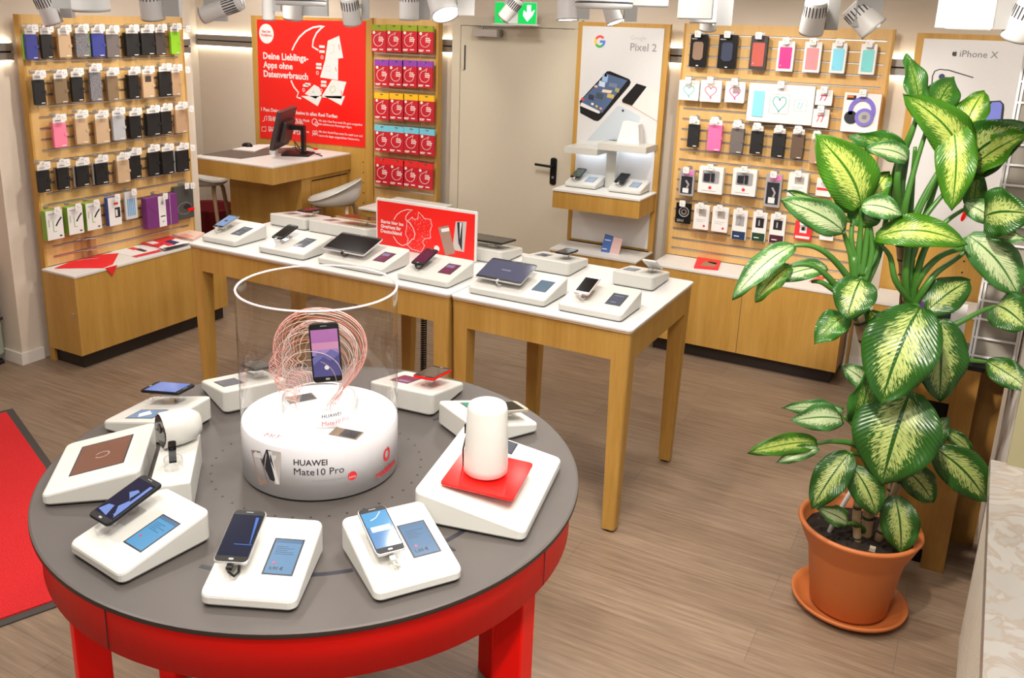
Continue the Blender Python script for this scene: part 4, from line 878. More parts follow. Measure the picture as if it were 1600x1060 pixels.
# green-grey glassy object at the left frame edge, unidentified; wheels and handle made up
t = thing('grey_green_object', 'grey-green glossy object of unknown kind at the left edge of the floor beside the wall corner', 'case', (-5.155, 3.03, 0))
MB().box((-.02, -.10, .05), (.045, .10, .62), flat('grey_green_shell', (.28, .34, .27), .15), bev=.02).cyl((.015, -.08, .0), (.015, .08, .0), .03, black).build('shell', t)
MB().tube([(.02, -.09, .62), (.02, -.09, .72), (.02, .09, .72), (.02, .09, .62)], .008, chrome).box((.045, -.1, .28), (.05, .1, .30), ink).build('handle', t)
# red floor mat
t = thing('floor_mat', 'red entrance mat with grey rubber edge on the floor at the left', 'mat', (0, 0, 0))
P = [onz(22, 640, 0), onz(72, 712, 0), (onz(72, 712, 0)+onz(0, 870, 0)*0)]
a, b_ = onz(22, 640, 0), onz(0, 640, 0)
c1 = onz(20, 640, 0); e1 = onz(78, 722, 0); d1 = (e1-c1).normalized(); L = 1.95; c2 = c1+d1*L; nn = Vector((-d1.y, d1.x, 0)); 
nn = nn if nn.x < 0 else -nn
P = [c1, c2, c2+nn*1.5, c1+nn*1.5]
MB().prism([(p.x, p.y) for p in P], 0.0005, .006, flat('mat_rubber', (.06, .055, .05), .8)).build('rubber_edge', t)
c = sum(P, Vector())/4
MB().prism([(c.x+(p.x-c.x)*.962, c.y+(p.y-c.y)*.95) for p in P], .006, .012, matred).build('pile', t)
# ================================================================== LONG TABLES
ZT = .95
def table(name, label, x0, y0, x1, y1, mid_leg=None):
    cx, cy = (x0+x1)/2, (y0+y1)/2; t = thing(name, label, 'table', (cx, cy, 0), group=None); w, d = x1-x0, y1-y0
    MB().slab(rrect(w, d, .02, 4), ZT-.012, ZT, white, bev=.003).slab(rrect(w-.004, d-.004, .02, 4), ZT-.020, ZT-.012, flat('oak_edge', (.55, .38, .22), .5), bev=.001).build('tabletop', t)
    ap = MB(); tz = ZT-.02; az = ZT-.145
    ap.box((-w/2+.08, -d/2+.008, az), (w/2-.08, -d/2+.03, tz), oak).box((-w/2+.08, d/2-.03, az), (w/2-.08, d/2-.008, tz), oak).box((-w/2+.008, -d/2+.08, az), (-w/2+.03, d/2-.08, tz), oak).box((w/2-.03, -d/2+.08, az), (w/2-.008, d/2-.08, tz), oak)
    ap.build('apron', t)
    for sx, sy, xl in [(-1, -1, None), (1, -1, None), (1, 1, None), (-1, 1, None)]+([(1, 1, mid_leg)] if mid_leg else []):
        ox_, oy_ = sx*(w/2-.006), sy*(d/2-.006); V = []
        if xl: ox_ = xl-cx
        elif mid_leg and sx > 0 and sy > 0: continue
        for z, s_, e in ((.012, .058, .016), (az, .080, .002), (tz, .080, 0)):
            L_ = s_-.002; rr_ = .016
            for a_, b_ in [(L_, 0)]+[(rr_-rr_*math.sin(q), rr_-rr_*math.cos(q)) for q in (0, .4, .8, 1.2, math.pi/2)]+[(0, L_), (L_, L_)]:
                V.append((ox_-sx*(e+a_), oy_-sy*(e+b_), z))
        n8 = 8; F = [tuple(range(n8))[::-1], tuple(range(2*n8, 3*n8))]
        for k_ in (0, n8):
            for i in range(n8): F.append((k_+i, k_+(i+1) % n8, k_+n8+(i+1) % n8, k_+n8+i))
        if sx*sy > 0: F = [f[::-1] for f in F]
        lg_ = MB().add(V, F, oak); lb = lg_.build('leg', t)
        MB().cyl((ox_-sx*.045, oy_-sy*.045, 0), (ox_-sx*.045, oy_-sy*.045, .012), .020, black).build('foot_cap', lb)
    return t
tl_ = table('display_table', 'long oak display table with white top, left of the pair', -3.64, 3.29, -2.003, 4.15, -2.72)
table('display_table', 'shorter oak display table with white top, right of the pair', -1.997, 3.29, -1.135, 4.15)
P = [(.014*math.cos(a*.6), .014*math.sin(a*.6), .15+a*.66/560) for a in range(0, 560, 1)]
MB(T(-2.37+2.8215, 3.65-3.72, 0)).tube(P[::1], .0035, black, 5).tube([(0, 0, .81), (0, 0, .93)], .004, black).tube([(0, 0, .15), (.02, .02, .03), (.12, .1, .006)], .004, black).build('coiled_cable', tl_)

# ---- display stands and phones
def stand(M, w, d, h0, h1, label, screens, holder=None, group=None, name='display_stand', cable=None):
    """local: x right, y away from the customer, low edge at y=-d/2"""
    t = thing(name, label, 'display stand', M=M, group=group)
    zt = lambda x, y: h0+(h1-h0)*(y+d/2)/d
    MB().slab(rrect(w, d, .018, 4), .004, h1, wplas, bev=.006, zt=zt).slab(rrect(w-.012, d-.012, .014, 4), 0, .005, black, bev=.001).build('base', t)
    sl = math.atan2(h1-h0, d)
    def top(x, y, dz=0): return Matrix.Translation((x, y, zt(x, y))) @ RXm(sl) @ T(0, 0, dz)
    for (x, y, sw, sh, mm, art) in screens:
        o = MB(top(x, y, -.0015)).box((-sw/2-.004, -sh/2-.004, 0), (sw/2+.004, sh/2+.004, .0018), ink).box((-sw/2, -sh/2, .0018), (sw/2, sh/2, .0022), mm)
        if art: art(o, sw, sh)
        o.build('screen', t)
    for (x, y, hh) in (holder or []):
        mh = top(x, y); MB(mh).box((-.022, -.03, .0006), (.022, .03, .003), acr).cyl((0, .01, .003), (0, .01, hh), .013, acr, n=16).tube([(-.03, -.045, hh), (-.03, -.05, hh-.012), (0, -.052, hh-.016), (.03, -.05, hh-.012), (.03, -.045, hh)], .003, acr).build('phone_holder', t)
        cm_ = cable or wplas
        MB(mh).tube([(0, -.072, hh-.002), (0, -.086, hh-.006), (.012, -.088, hh-.016), (.015, -.07, .008), (.004, -.03, .004)], .0028, cm_).box((-.006, -.083, hh-.006), (.006, -.070, hh+.002), cm_).build('charging_cable', t)
    return t, top
def phone(M, w, l_, label, body=black, face=None, art=None, name='smartphone', th=.008, cat='phone', frame_m=None, group=None, btn=True):
    t = thing(name, label, cat, M=M, group=group); rc_ = min(.010, w*.13)
    MB().slab(rrect(w, l_, rc_, 4), 0, th, frame_m or body, bev=.002).slab(rrect(w-.003, l_-.003, rc_, 4), th-.0002, th+.0006, body if body is not None else black, bev=.0003).build('body', t)
    s_ = MB().box((-w/2+.004, -l_/2+.017, th+.0006), (w/2-.004, l_/2-.015, th+.0009), face or glassblk)
    if art: art(s_, w/2-.004, l_/2-.016, th+.0009)
    s_.build('display', t)
    d_ = MB()
    if btn: d_.slab(rrect(.011, .005, .002, 2, 0, -l_/2+.009), th+.0006, th+.001, grey2, bev=.0002)
    d_.box((-.008, l_/2-.008, th+.0006), (.008, l_/2-.0065, th+.0009), grey2); d_.build('home_button_and_speaker', t)
    return t
def price_art(price, xs=0):
    def f(g, sw, sh):
        g.box((-sw/2, sh*.40, .0022), (sw/2, sh*.5, .0024), flat('scr_hdr', (.02, .04, .07), .2, emit=(.12, .22, .36), es=.75))
        if price: g.text(price, (-sw*.38, -sh*.40), sw*.52, ink, z=.0028, bold=.03)
        g.cyl((-sw*.25, -sh*.2, .0022), (-sw*.25, -sh*.2, .0026), sw*.055, flat('scr_dot', (.3, .02, .05), .3, emit=(.35, .04, .10), es=.7), n=14)
        for k in range(5): g.box((-sw*.38, sh*(.28-k*.055), .0022), (-sw*.38+sw*random.uniform(.35, .75), sh*(.29-k*.055), .0024), inkb)
    return f
def gray_art(g, sw, sh):
    g.box((-sw*.3, -sh*.3, .0022), (sw*.1, -sh*.25, .0024), flat('scr_line', (.1, .12, .15), .2, emit=(.35, .42, .5), es=.5)); g.box((-sw*.35, sh*.3, .0022), (sw*.3, sh*.34, .0024), MC['scr_line'])
def mag_art(g, sw, sh):
    g.box((-sw*.45, sh*.12, .0022), (sw*.2, sh*.4, .0024), flat('scr_pur', (.1, .08, .15), .2, emit=(.20, .17, .30), es=.7))
FR = 3.36
def lin(x0, x1, d=.25): return T((x0+x1)/2, FR+d/2-.005, ZT)
S = 'white sloping display stand on the long tables'
h0, h1 = .032, .082
def onstand(t_top, x, y, hh, tilt=0, M=None): return M @ t_top(x, y, hh) @ RXm(math.radians(tilt))
# front row -----------------------------------------------------------
specs = [(-3.607, -3.362, 'leftmost front stand', -.06, .055, 'blue', scr_grey, gray_art, 'silver phone with blue screen'),
         (-3.205, -2.90, 'second front stand', -.075, .06, 'black', scr_grey, gray_art, 'black phone with dark screen'),
         (-2.337, -2.05, 'in front of the red sign', -.065, .075, 'mag', scr_mag, mag_art, 'black phone with dark red screen'),
         (-1.50, -1.207, 'front right corner of the tables', -.065, .075, 'rose', scr_grey, gray_art, 'rose gold phone with black screen')]
for x0, x1, wh, px, sx, kind, sm, art, pl_ in specs:
    M = lin(x0, x1); t, top = stand(M, x1-x0, .25, h0, h1, 'white sloping stand for one phone, '+wh, [(sx, 0, .062, .10, sm, art)], [(px, .01, .03)], 'display stands on the tables', cable=black if kind == 'mag' else wplas)
    face = {'blue': flat('phone_scr_blue', (.05, .08, .15), .1, emit=(.22, .36, .62), es=.7), 'black': glassblk, 'mag': flat('phone_scr_mag', (.04, .005, .015), .1, emit=(.13, .01, .05), es=.7), 'rose': glassblk}[kind]
    a_ = (lambda g, w, l_, z: g.cyl((0, 0, z), (0, 0, z+.0004), .010, ink, n=16)) if kind == 'blue' else None
    body = paper if kind == 'rose' else black; fm = {'rose': flat('rose_gold', (.80, .55, .48), .25, .5), 'blue': alu}.get(kind, black)
    phone(M @ top(px, .01, .032) @ RXm(math.radians(6)), .071, .143, pl_+', '+wh, body, face, a_, frame_m=fm)
# tablets
def tabart(g, w, l_, z):
    g.box((-w*.2, -.004, z), (w*.2, .006, z+.0004), flat('tab_mark', (.1, .1, .15), .2, emit=(.16, .17, .26), es=.6))
M = lin(-2.815, -2.42); t, top = stand(M, .395, .25, h0, h1, 'white wide stand under the black tablet, left of the red sign', [(.125, 0, .062, .10, scr_mag, mag_art)], [(-.07, .0, .03)], 'display stands on the tables', cable=black)
phone(M @ top(-.07, .01, .032) @ RXm(math.radians(6)), .255, .172, 'black tablet with white rim on the wide stand of the left table', black, glassblk, None, 'tablet', cat='tablet', frame_m=paper)
M = lin(-1.945, -1.56); t, top = stand(M, .385, .25, h0, h1, 'white wide stand under the tablet with blue-grey screen on the right table', [(.125, 0, .062, .10, flat('scr_bluegrey', (.03, .05, .07), .12, emit=(.13, .21, .29), es=.7), None)], [(-.065, 0, .03)], 'display stands on the tables')
phone(M @ top(-.065, .01, .032) @ RXm(math.radians(6)), .235, .175, 'black tablet with blue-grey glowing screen on the right table', black, flat('tab_scr', (.03, .03, .05), .08, emit=(.075, .08, .13), es=.9), tabart, 'tablet', cat='tablet', frame_m=alu)
# back row (turned to the other side)
RB = RZ(math.pi)
for x0, x1, d, wh, kind in [(-3.588, -3.318, .25, 'leftmost in the back row', 'phone'), (-3.298, -2.886, .25, 'beside the red sign in the back row', 'goldtab'), (-2.46, -2.046, .25, 'behind the red sign', 'tab'), (-1.935, -1.672, .25, 'fourth in the back row', 'phone'), (-1.452, -1.245, .25, 'back right corner of the tables', 'white')]:
    M = T((x0+x1)/2, 3.86+d/2, ZT) @ RB; w = x1-x0
    t, top = stand(M, w, d, .040, .070, 'white stand seen from its high back, '+wh, [(w*.25 if w < .3 else w*.32, 0, .055, .09, scr_grey, None)], [(-w*.22, 0, .03)], 'display stands on the tables')
    if kind == 'phone': phone(M @ top(-w*.22, .0, .032) @ RXm(math.radians(-3)), .07, .14, 'thin dark phone lying flat on the stand '+wh, black, glassblk)
    if kind == 'white': phone(M @ top(-w*.22, -.01, .034) @ RXm(math.radians(22)), .07, .14, 'white phone tilted up on the stand '+wh, paper, glassblk, frame_m=paper)
    if kind == 'tab': phone(M @ top(-.06, .0, .032) @ RXm(math.radians(-3)), .245, .17, 'black tablet lying on the stand '+wh, black, glassblk, None, 'tablet', cat='tablet')
    if kind == 'goldtab':
        phone(M @ top(-.07, .0, .034), .235, .165, 'tablet with golden back edge on the stand '+wh, black, glassblk, None, 'tablet', cat='tablet', frame_m=flat('gold_shell', (.55, .38, .18), .3, .6))
# stands on the poster shelf
for x, wh in ((-2.425, 'left'), (-2.098, 'right')):
    M = T(x, 5.795, 1.031); t, top = stand(M, .235, .20, .028, .075, f'small white stand, {wh} one on the shelf of the white phone poster', [(.045, 0, .058, .085, flat('shelf_scr', (.1, .12, .15), .2, emit=(.28, .36, .48), es=.8), None)], [(-.055, .01, .028)], 'display stands on the poster shelf')
    phone(M @ top(-.055, .01, .03) @ RXm(math.radians(5)), .07, .14, f'dark phone on the {wh} stand of the poster shelf', black, flat('shelf_phone', (.02, .03, .02), .1, emit=(.05, .08, .06), es=.7) if wh == 'left' else glassblk)
# red sign
Y = 3.82; psn = Plane('y', Y, (-2.787, Y, ZT))
t = thing('red_sign', 'red sign in a white frame standing on the middle of the long tables', 'sign', M=psn.M())
MB().slab(rrect(.62, .262, .008, 3, .307, .135), -.012, 0, white, bev=.002).box((.05, 0, -.05), (.12, .006, .03), acr).box((.48, 0, -.05), (.55, .006, .03), acr).build('frame', t)
MB().box((.006, .004, 0), (.606, .252, .0008), poster_red).build('sign_face', t)
def S1(x, y): return psn.q(540+x/10, 270+y/10)
def S2(x, y): return psn.q(400+x/4.706, 310+y/4.706)
g = MB(); g.ribbon([S1(*p) for p in ((755, 735), (800, 660), (870, 605), (960, 575), (1050, 585), (990, 620), (945, 680), (940, 730), (1010, 790), (1060, 870), (1085, 950), (1070, 1040))]+[S2(*p) for p in ((1150, 300), (1120, 335), (1075, 348), (1040, 325), (1010, 280))], .0035, .0008, .0014, paper)
ger = [(1110, 170), (1150, 140), (1165, 155), (1190, 150), (1195, 100), (1225, 130), (1240, 150), (1285, 155), (1295, 200), (1280, 240), (1285, 290), (1240, 300), (1225, 320), (1240, 350), (1215, 395), (1190, 385), (1145, 375), (1110, 340), (1120, 300), (1100, 265), (1108, 215)]
GP = [S2(*p) for p in ger]; g.ribbon(GP, .0024, .0008, .0014, paper, closed=True)
random.seed(3)
for k_ in range(150):
    i = random.randrange(len(GP)); j = random.randrange(len(GP)); u = random.random(); gx, gy = GP[i][0]*(1-u)+GP[j][0]*u, GP[i][1]*(1-u)+GP[j][1]*u
    an = random.random()*6.3; g.ribbon([(gx, gy), (gx+.008*math.cos(an), gy+.008*math.sin(an))], .0009, .0008, .0012, col('rose_line', (.9, .45, .45)))
g.cyl((*S2(1330, 370), .0008), (*S2(1330, 370), .0014), .0165, col('rose_disc', (.9, .75, .75)), n=24)
g.prism([S2(*p) for p in ((1340, 215), (1415, 198), (1465, 405), (1395, 422))], .0008, .0016, col('mocha_phone', (.34, .23, .18), .3)).prism([S2(*p) for p in ((1360, 225), (1420, 215), (1425, 240), (1368, 250))], .0016, .002, paper)
g.prism([S2(*p) for p in ((1470, 170), (1550, 172), (1530, 395), (1455, 380), (1450, 330))], .0008, .0016, col('silver_phone', (.55, .50, .48), .3)).prism([S2(*p) for p in ((1480, 175), (1520, 178), (1515, 385), (1490, 330))], .0016, .002, ink).prism([S2(*p) for p in ((1500, 180), (1515, 180), (1500, 300))], .002, .0024, paper)
g.build('printed_shapes', t)
g = MB()
for s_, a, b_ in (('Starte hier ins', (552, 778), (905, 800)), ('GigaNetz f\u00fcr', (552, 852), (868, 865)), ('Deutschland', (552, 928), (878, 940))):
    p = S1(*a); q = S1(*b_); g.text(s_, p, q[0]-p[0], paper, z=.0014, bold=.03)
g.build('lettering', t)

# ================================================================== ROUND TABLE
C = Vector((-1.481, 1.751, 0))
t = thing('round_display_table', 'round display table with anthracite top and red apron and legs in the foreground', 'table', (C.x, C.y, 0))
MB().lathe([(0, ZT), (.7145, ZT), (.7195, ZT-.002), (.7195, ZT-.012), (.716, ZT-.014), (0, ZT-.014)], tabletop, n=128, smooth=False).lathe([(.7198, ZT-.002), (.7205, ZT-.012), (.7165, ZT-.0145)], tedge, n=128).build('tabletop', t)
ap = MB(); ap.lathe([(.700, ZT-.014), (.7005, .815), (.68, .815), (.68, ZT-.014)], red, n=128).build('apron', t)
sm_ = MB()
for a in (0, 90, 180, 270): sm_.box((.6995, -.0015, .816), (.7012, .0015, ZT-.015), ink, RZ(math.radians(a)))
sm_.build('apron_seam', t)
for a in (2, 62, 122, 182, 242, 302):
    MB(RZ(math.radians(a))).box((.575, -.04, 0), (.655, .04, .9), red, bev=.003).build('leg', t)
hl = MB()
for k_ in range(40):
    a = 2*math.pi*k_/40; hl.cyl((.285*math.cos(a), .285*math.sin(a), ZT), (.285*math.cos(a), .285*math.sin(a), ZT+.0006), .0035, ink, n=8)
hl.build('cable_holes', t)
gv = MB()
for a0, a1 in ((-80, -42), (-16, -2), (-118, -108), (40, 44), (72, 76)): gv.ribbon(arc(0, 0, .525, .525, a0, a1, 14), .013, ZT, ZT+.0005, ink)
gv.box((.0, -.004, ZT), (.13, .004, ZT+.0006), ink, RZ(math.radians(-17)) @ T(.44, 0, 0)).box((.0, -.004, ZT), (.2, .004, ZT+.0006), ink, RZ(math.radians(73)) @ T(.42, 0, 0))
gv.build('cable_slots', t)
C0 = Vector((-1.5, 1.74, 0))
def rad(th, rm): return T(C0.x+rm*math.cos(math.radians(th)), C0.y+rm*math.sin(math.radians(th)), ZT+.0008) @ RZ(math.radians(th+90))
def fl(ax, ay, bx, by, d): return T((ax+bx)/2, (ay+by)/2, ZT+.0008) @ RZ(math.atan2(by-ay, bx-ax)) @ T(0, d/2, 0)
def bluelight(g, w, l_, z):
    lb = flat('blue_streak', (.02, .05, .15), .1, emit=(.05, .15, .5), es=.8)
    g.box((-w*.2, -l_*.45, z), (w*.95, -l_*.42, z+.0003), lb).prism([(w*.55, l_*.9), (w*.75, l_*.9), (w*.85, -l_*.4), (w*.8, -l_*.4)], z, z+.0003, lb)
ph_blue2 = flat('phone_scr_sky', (.04, .08, .15), .08, emit=(.06, .19, .42), es=.8)
def skyart(g, w, l_, z):
    g.box((-w, l_*.2, z), (w, l_, z+.0002), flat('sky_top', (.03, .08, .15), .08, emit=(.10, .34, .60), es=.8)); g.box((-w*.75, -l_*.12, z+.0002), (w*.8, l_*.18, z+.0005), flat('msg', (.2, .3, .4), .1, emit=(.32, .55, .72), es=.8)); g.ribbon([(-w*.5, l_*.55), (0, l_*.65), (w*.5, l_*.95)], .001, z+.0002, z+.0004, paper)
def feather(g, w, l_, z):
    fb = flat('feather_blue', (.05, .08, .2), .1, emit=(.16, .24, .52), es=.8)
    g.prism([(w*.9, -l_*.9), (w*.2, -l_*.4), (w*.5, 0), (-w*.3, l_*.3), (w*.1, l_*.55), (w*.4, l_*.5), (w*.3, l_*.1), (w*.9, -l_*.2)][::-1], z, z+.0003, fb).prism([(-w*.9, -l_*.85), (w*.2, -l_*.95), (-w*.1, -l_*.45), (-w*.6, -l_*.5)], z, z+.0003, fb); g.ribbon([(w*.75, -l_*.8), (w*.75, l_*.9)], .009, z+.0003, z+.0005, fb)
RT = 'round table stand'
def rstand(th, label, px, sx, sm, art, cable, w=.205, d=.237, rm=.532, sh=.10, hh=.03, sw=.06):
    M = rad(th, rm) if isinstance(th, (int, float)) else fl(*th, d)
    t, top = stand(M, w, d, .030, .078, label, [(sx, 0, sw, sh, sm, art)], [(px, .01, hh)], 'stands around the round table', cable=cable)
    return M, top
M, top = rstand((-1.283, 1.127, -1.094, 1.215), 'white stand with the 9,90 price screen at the front of the round table', -.052, .043, scr_blue, price_art('9,90 \u20ac'), black)
phone(M @ top(-.052, .012, .034) @ RXm(math.radians(4)), .075, .148, 'black phone with dark blue streaked screen on the front stand of the round table', black, flat('scr_dark', (.008, .01, .02), .08, emit=(.006, .008, .02), es=1), bluelight, frame_m=alu)
M, top = rstand((-.971, 1.325, -.86, 1.49), 'white stand with the 1,00 price screen at the front right of the round table', -.045, .045, flat('scr_dim', (.03, .06, .10), .15, emit=(.13, .21, .34), es=.8), price_art('1,00 \u20ac'), wplas)
phone(M @ top(-.045, .012, .036) @ RXm(math.radians(4)), .067, .138, 'black and silver phone showing a message box on the front right stand', black, ph_blue2, skyart, frame_m=alu)
M, top = rstand((-1.672, 1.112, -1.473, 1.088), 'white stand with light blue price screen at the front left of the round table', -.055, .045, flat('scr_sky2', (.03, .08, .15), .15, emit=(.10, .30, .50), es=.9), price_art('',), acr)
phone(M @ top(-.055, .012, .040) @ RXm(math.radians(4)), .077, .152, 'black phone with blue feather wallpaper on the front left stand', black, flat('scr_night', (.006, .006, .015), .08, emit=(.008, .012, .03), es=1), feather, frame_m=black)
M, top = rstand(186.4, 'white stand with blue picture screen at the left of the round table', -.055, .045, scr_blue, lambda g, sw, sh: g.prism([(-sw*.4, -sh*.1), (0, sh*.2), (sw*.4, -sh*.1), (0, -sh*.3)], .0022, .0025, paper), acr)
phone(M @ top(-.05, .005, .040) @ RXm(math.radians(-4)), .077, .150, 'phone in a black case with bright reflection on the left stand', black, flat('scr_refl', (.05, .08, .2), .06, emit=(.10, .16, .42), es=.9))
M, top = rstand(153.5, 'white stand partly hidden behind the clear drum at the back left', -.05, .045, scr_grey, None, wplas)
phone(M @ top(-.05, .005, .034), .072, .145, 'grey phone seen through the clear drum on the back left stand', black, glassblk)
M, top = rstand((-1.394, 2.399, -1.618, 2.377), 'white stand with magenta screen at the back of the round table', -.05, .045, scr_mag, mag_art, wplas, w=.228)
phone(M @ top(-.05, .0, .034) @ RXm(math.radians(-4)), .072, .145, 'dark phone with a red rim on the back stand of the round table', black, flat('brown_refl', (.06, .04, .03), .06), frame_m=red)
M, top = rstand((-1.044, 2.250, -1.225, 2.345), 'white stand with green screen behind the white router', -.05, .045, flat('scr_green', (.02, .1, .06), .15, emit=(.01, .30, .18), es=.8), lambda g, sw, sh: g.prism([(-sw*.3, -sh*.2), (0, sh*.25), (sw*.1, sh*.2), (-sw*.1, -sh*.2)], .0022, .0025, paper), wplas)
phone(M @ top(-.055, -.01, .03) @ RXm(math.radians(-3)), .072, .145, 'champagne phone on the stand behind the white router', flat('champagne', (.50, .47, .38), .3, .4), glassblk)
# wide stand with red plate and router
M = fl(-.81, 1.696, -.892, 2.081, .284); t, top = stand(M, .398, .284, .032, .088, 'wide white stand carrying a red plate at the right of the round table', [(.155, .035, .06, .10, scr_grey, lambda g, sw, sh: g.cyl((-sw*.05, sh*.1, .0022), (-sw*.05, sh*.1, .0026), .008, flat('scr_dot', (.3, .02, .05)), n=14))], None, 'stands around the round table')
o = thing('red_plate', 'glossy red acrylic plate floating above the wide white stand', 'plate', M=M @ top(-.048, .002, .020) @ RXm(math.radians(-8)))
MB().slab(rrect(.20, .19, .012, 4), 0, .006, flat('red_acrylic', (.85, .008, .006), .12), bev=.0015).build('plate_sheet', o); MB().cyl((0, 0, -.017), (0, 0, 0), .02, acr).build('spacer', o)
pc = (M @ top(-.048, .010, .029)).translation
o = thing('white_router', 'white cylindrical router standing on the red plate', 'router', (pc.x, pc.y, pc.z))
MB().lathe([(0, 0), (.052, 0), (.056, .004), (.0565, .02), (.0505, .172), (.047, .183), (.040, .187), (0, .188)], wplas, n=48).cyl((0, 0, .187), (0, 0, .1888), .004, grey2, n=10).build('router_body', o)
MB().box((-.004, -.006, .09), (.004, .006, .115), black, T(-.058, .0, 0)).tube([(-.058, 0, .09), (-.068, .0, .04), (-.06, -.01, -.01), (-.05, .0, -.04)], .0022, black).build('power_cable', o)
# tablet stand + side box on the left
M = fl(-2.094, 1.422, -1.900, 1.203, .235); t, top = stand(M, .290, .235, .032, .082, 'white stand with a large brown screen at the left of the round table', [(-.01, .0, .16, .13, flat('scr_brown', (.10, .045, .03), .18, emit=(.13, .055, .035), es=.6), lambda g, sw, sh: g.ribbon(arc(.0, .0, .016, .018, -60, 250, 14), .004, .0022, .0024, flat('scr_mark', (.2, .12, .1), .3, emit=(.36, .26, .22), es=.6)))], None, 'stands around the round table')
MB().cyl((-.12, -.105, -.0005), (-.12, -.105, .004), .006, alu).build('foot_screw', t)
M = T(-1.693, 1.447, ZT+.0008) @ RZ(math.radians(-48.5)); t = thing('display_box', 'white sloping box beside the large brown screen carrying camera and watch', 'display stand', M=M)
MB().slab(rrect(.275, .098, .006, 3), .002, .095, wplas, bev=.004, zt=lambda x, y: .082+.08*(y+.049)).build('box_body', t)
o = thing('security_camera', 'white rounded security camera with black front on the white box', 'camera', M=M @ T(-.088, .006, .085) @ RZ(math.radians(24)) @ Matrix.Scale(1.28, 4))
# body: bullet on its side; lens plate faces local -y
V = []; F = []; n_ = 20; ry = [(-.040, .034), (-.038, .0365), (0, .0365), (.02, .033), (.036, .022), (.042, .0)]
prof = []
for y_, r_2 in ry:
    for i in range(n_): a = 2*math.pi*i/n_; V.append((r_2*math.cos(a)*.92, y_*1.05, .039+r_2*math.sin(a)*1.05))
for k_ in range(len(ry)-1):
    for i in range(n_): F.append((k_*n_+i, (k_+1)*n_+i, (k_+1)*n_+(i+1) % n_, k_*n_+(i+1) % n_))
MB().add(V, F, wplas, None, True).build('camera_body', o)
MB().cyl((0, -.043, .039), (0, -.0395, .039), .033, glassblk, n=28).cyl((0, -.0445, .045), (0, -.043, .045), .010, ink, n=16).build('lens_plate', o)
o = thing('fitness_band', 'black fitness band on a clear holder on the white box', 'fitness band', M=M @ T(.050, .0, .083) @ RZ(math.radians(97)))
MB().lathe([(.020, 0), (.023, 0), (.023, .03), (.020, .03)], acr, T(0, 0, .0)).build('clear_holder', o)
P = [(.0, -.036+.072*i/10, .035+.030*math.sin(math.pi*i/10)) for i in range(11)]
bt = MB()
for i in range(10):
    a, b_ = Vector(P[i]), Vector(P[i+1]); bt.add([(a.x-.009, a.y, a.z), (a.x+.009, a.y, a.z), (b_.x+.009, b_.y, b_.z), (b_.x-.009, b_.y, b_.z), (a.x-.009, a.y, a.z+.005), (a.x+.009, a.y, a.z+.005), (b_.x+.009, b_.y, b_.z+.005), (b_.x-.009, b_.y, b_.z+.005)], [(4, 5, 6, 7), (0, 3, 2, 1), (0, 1, 5, 4), (1, 2, 6, 5), (2, 3, 7, 6), (3, 0, 4, 7)], black)
bt.build('strap', o); MB().box((-.010, -.02, .058), (.010, .018, .071), glassblk, bev=.003).build('display', o)

# ---- clear drum with lit base
DC = Vector((-1.470, 1.752, ZT+.0008))
t = thing('drum_display', 'lit white drum with clear acrylic cylinder on the middle of the round table', 'drum display', tuple(DC))
drumw = flat('drum_side_white', (.74, .73, .76), .3)
MB().lathe([(0, 0), (.198, 0), (.198, .006), (.210, .006), (.210, .142), (.208, .146)], drumw, n=96).lathe([(.198, 0), (.199, .0055), (.209, .0058)], ink, n=96).build('drum_base', t)
MB().lathe([(.208, .146), (0, .1465)], drumtop, n=96).build('lit_top', t)
MB().lathe([(.2095, .146), (.2095, .512)], acrt, n=96).build('clear_cylinder', t)
MB().lathe([(.2045, .510), (.2045, .5135), (.210, .5135), (.210, .510)], acre, n=96).build('cylinder_rim', t)
def wrap(r):
    def f(p):
        a = math.radians(-50)+p.x/r; rr = r+p.z; return (rr*math.cos(a), rr*math.sin(a), p.y)
    return f
g = MB(); R_ = .2102; U = lambda px: math.asin(max(-1, min(1, (px-499.5)/121.5)))*R_
wf_ = wrap(R_)
def zz(x, y): # pixel y -> height on the near drum surface around angle of x
    a = math.radians(-50)+U(x)/R_; X = DC.x+R_*math.cos(a); Y_ = DC.y+R_*math.sin(a); d = ray(x, y); tt = math.hypot(X, Y_)/math.hypot(d.x, d.y); return H+d.z*tt-DC.z
def dtext(s_, x0, y0, x1, m2, bold=0): g.text(s_, (U(x0), zz((x0+x1)/2, y0)), U(x1)-U(x0), m2, z=.0006, bold=bold, fn=wf_)
dtext('HUAWEI', 460, 728, 508, flat('text_black', (.03, .02, .03), .4), .012); dtext('Mate10 Pro', 460, 743, 532, MC['text_black'], 0)
dtext('CO-ENGINEERED WITH', 486, 752.5, 533, grey2, 0); dtext('vodafone', 580, 738.5, 613, redp, .03)
def disc(x, y, r_, m2, z=.0006):
    u, v = U(x), zz(x, y); g.add([(u, v, z)]+[(u+r_*math.cos(2*math.pi*i/24), v+r_*math.sin(2*math.pi*i/24), z) for i in range(24)], [(0, i+1, (i+1) % 24+1) for i in range(24)], m2, fn=wf_)
disc(544, 744, .0125, redp); 
u_, v_ = U(544), zz(544, 745.5); g.text('Leica', (u_-.009, v_-.002), .018, paper, z=.0010, fn=wf_)
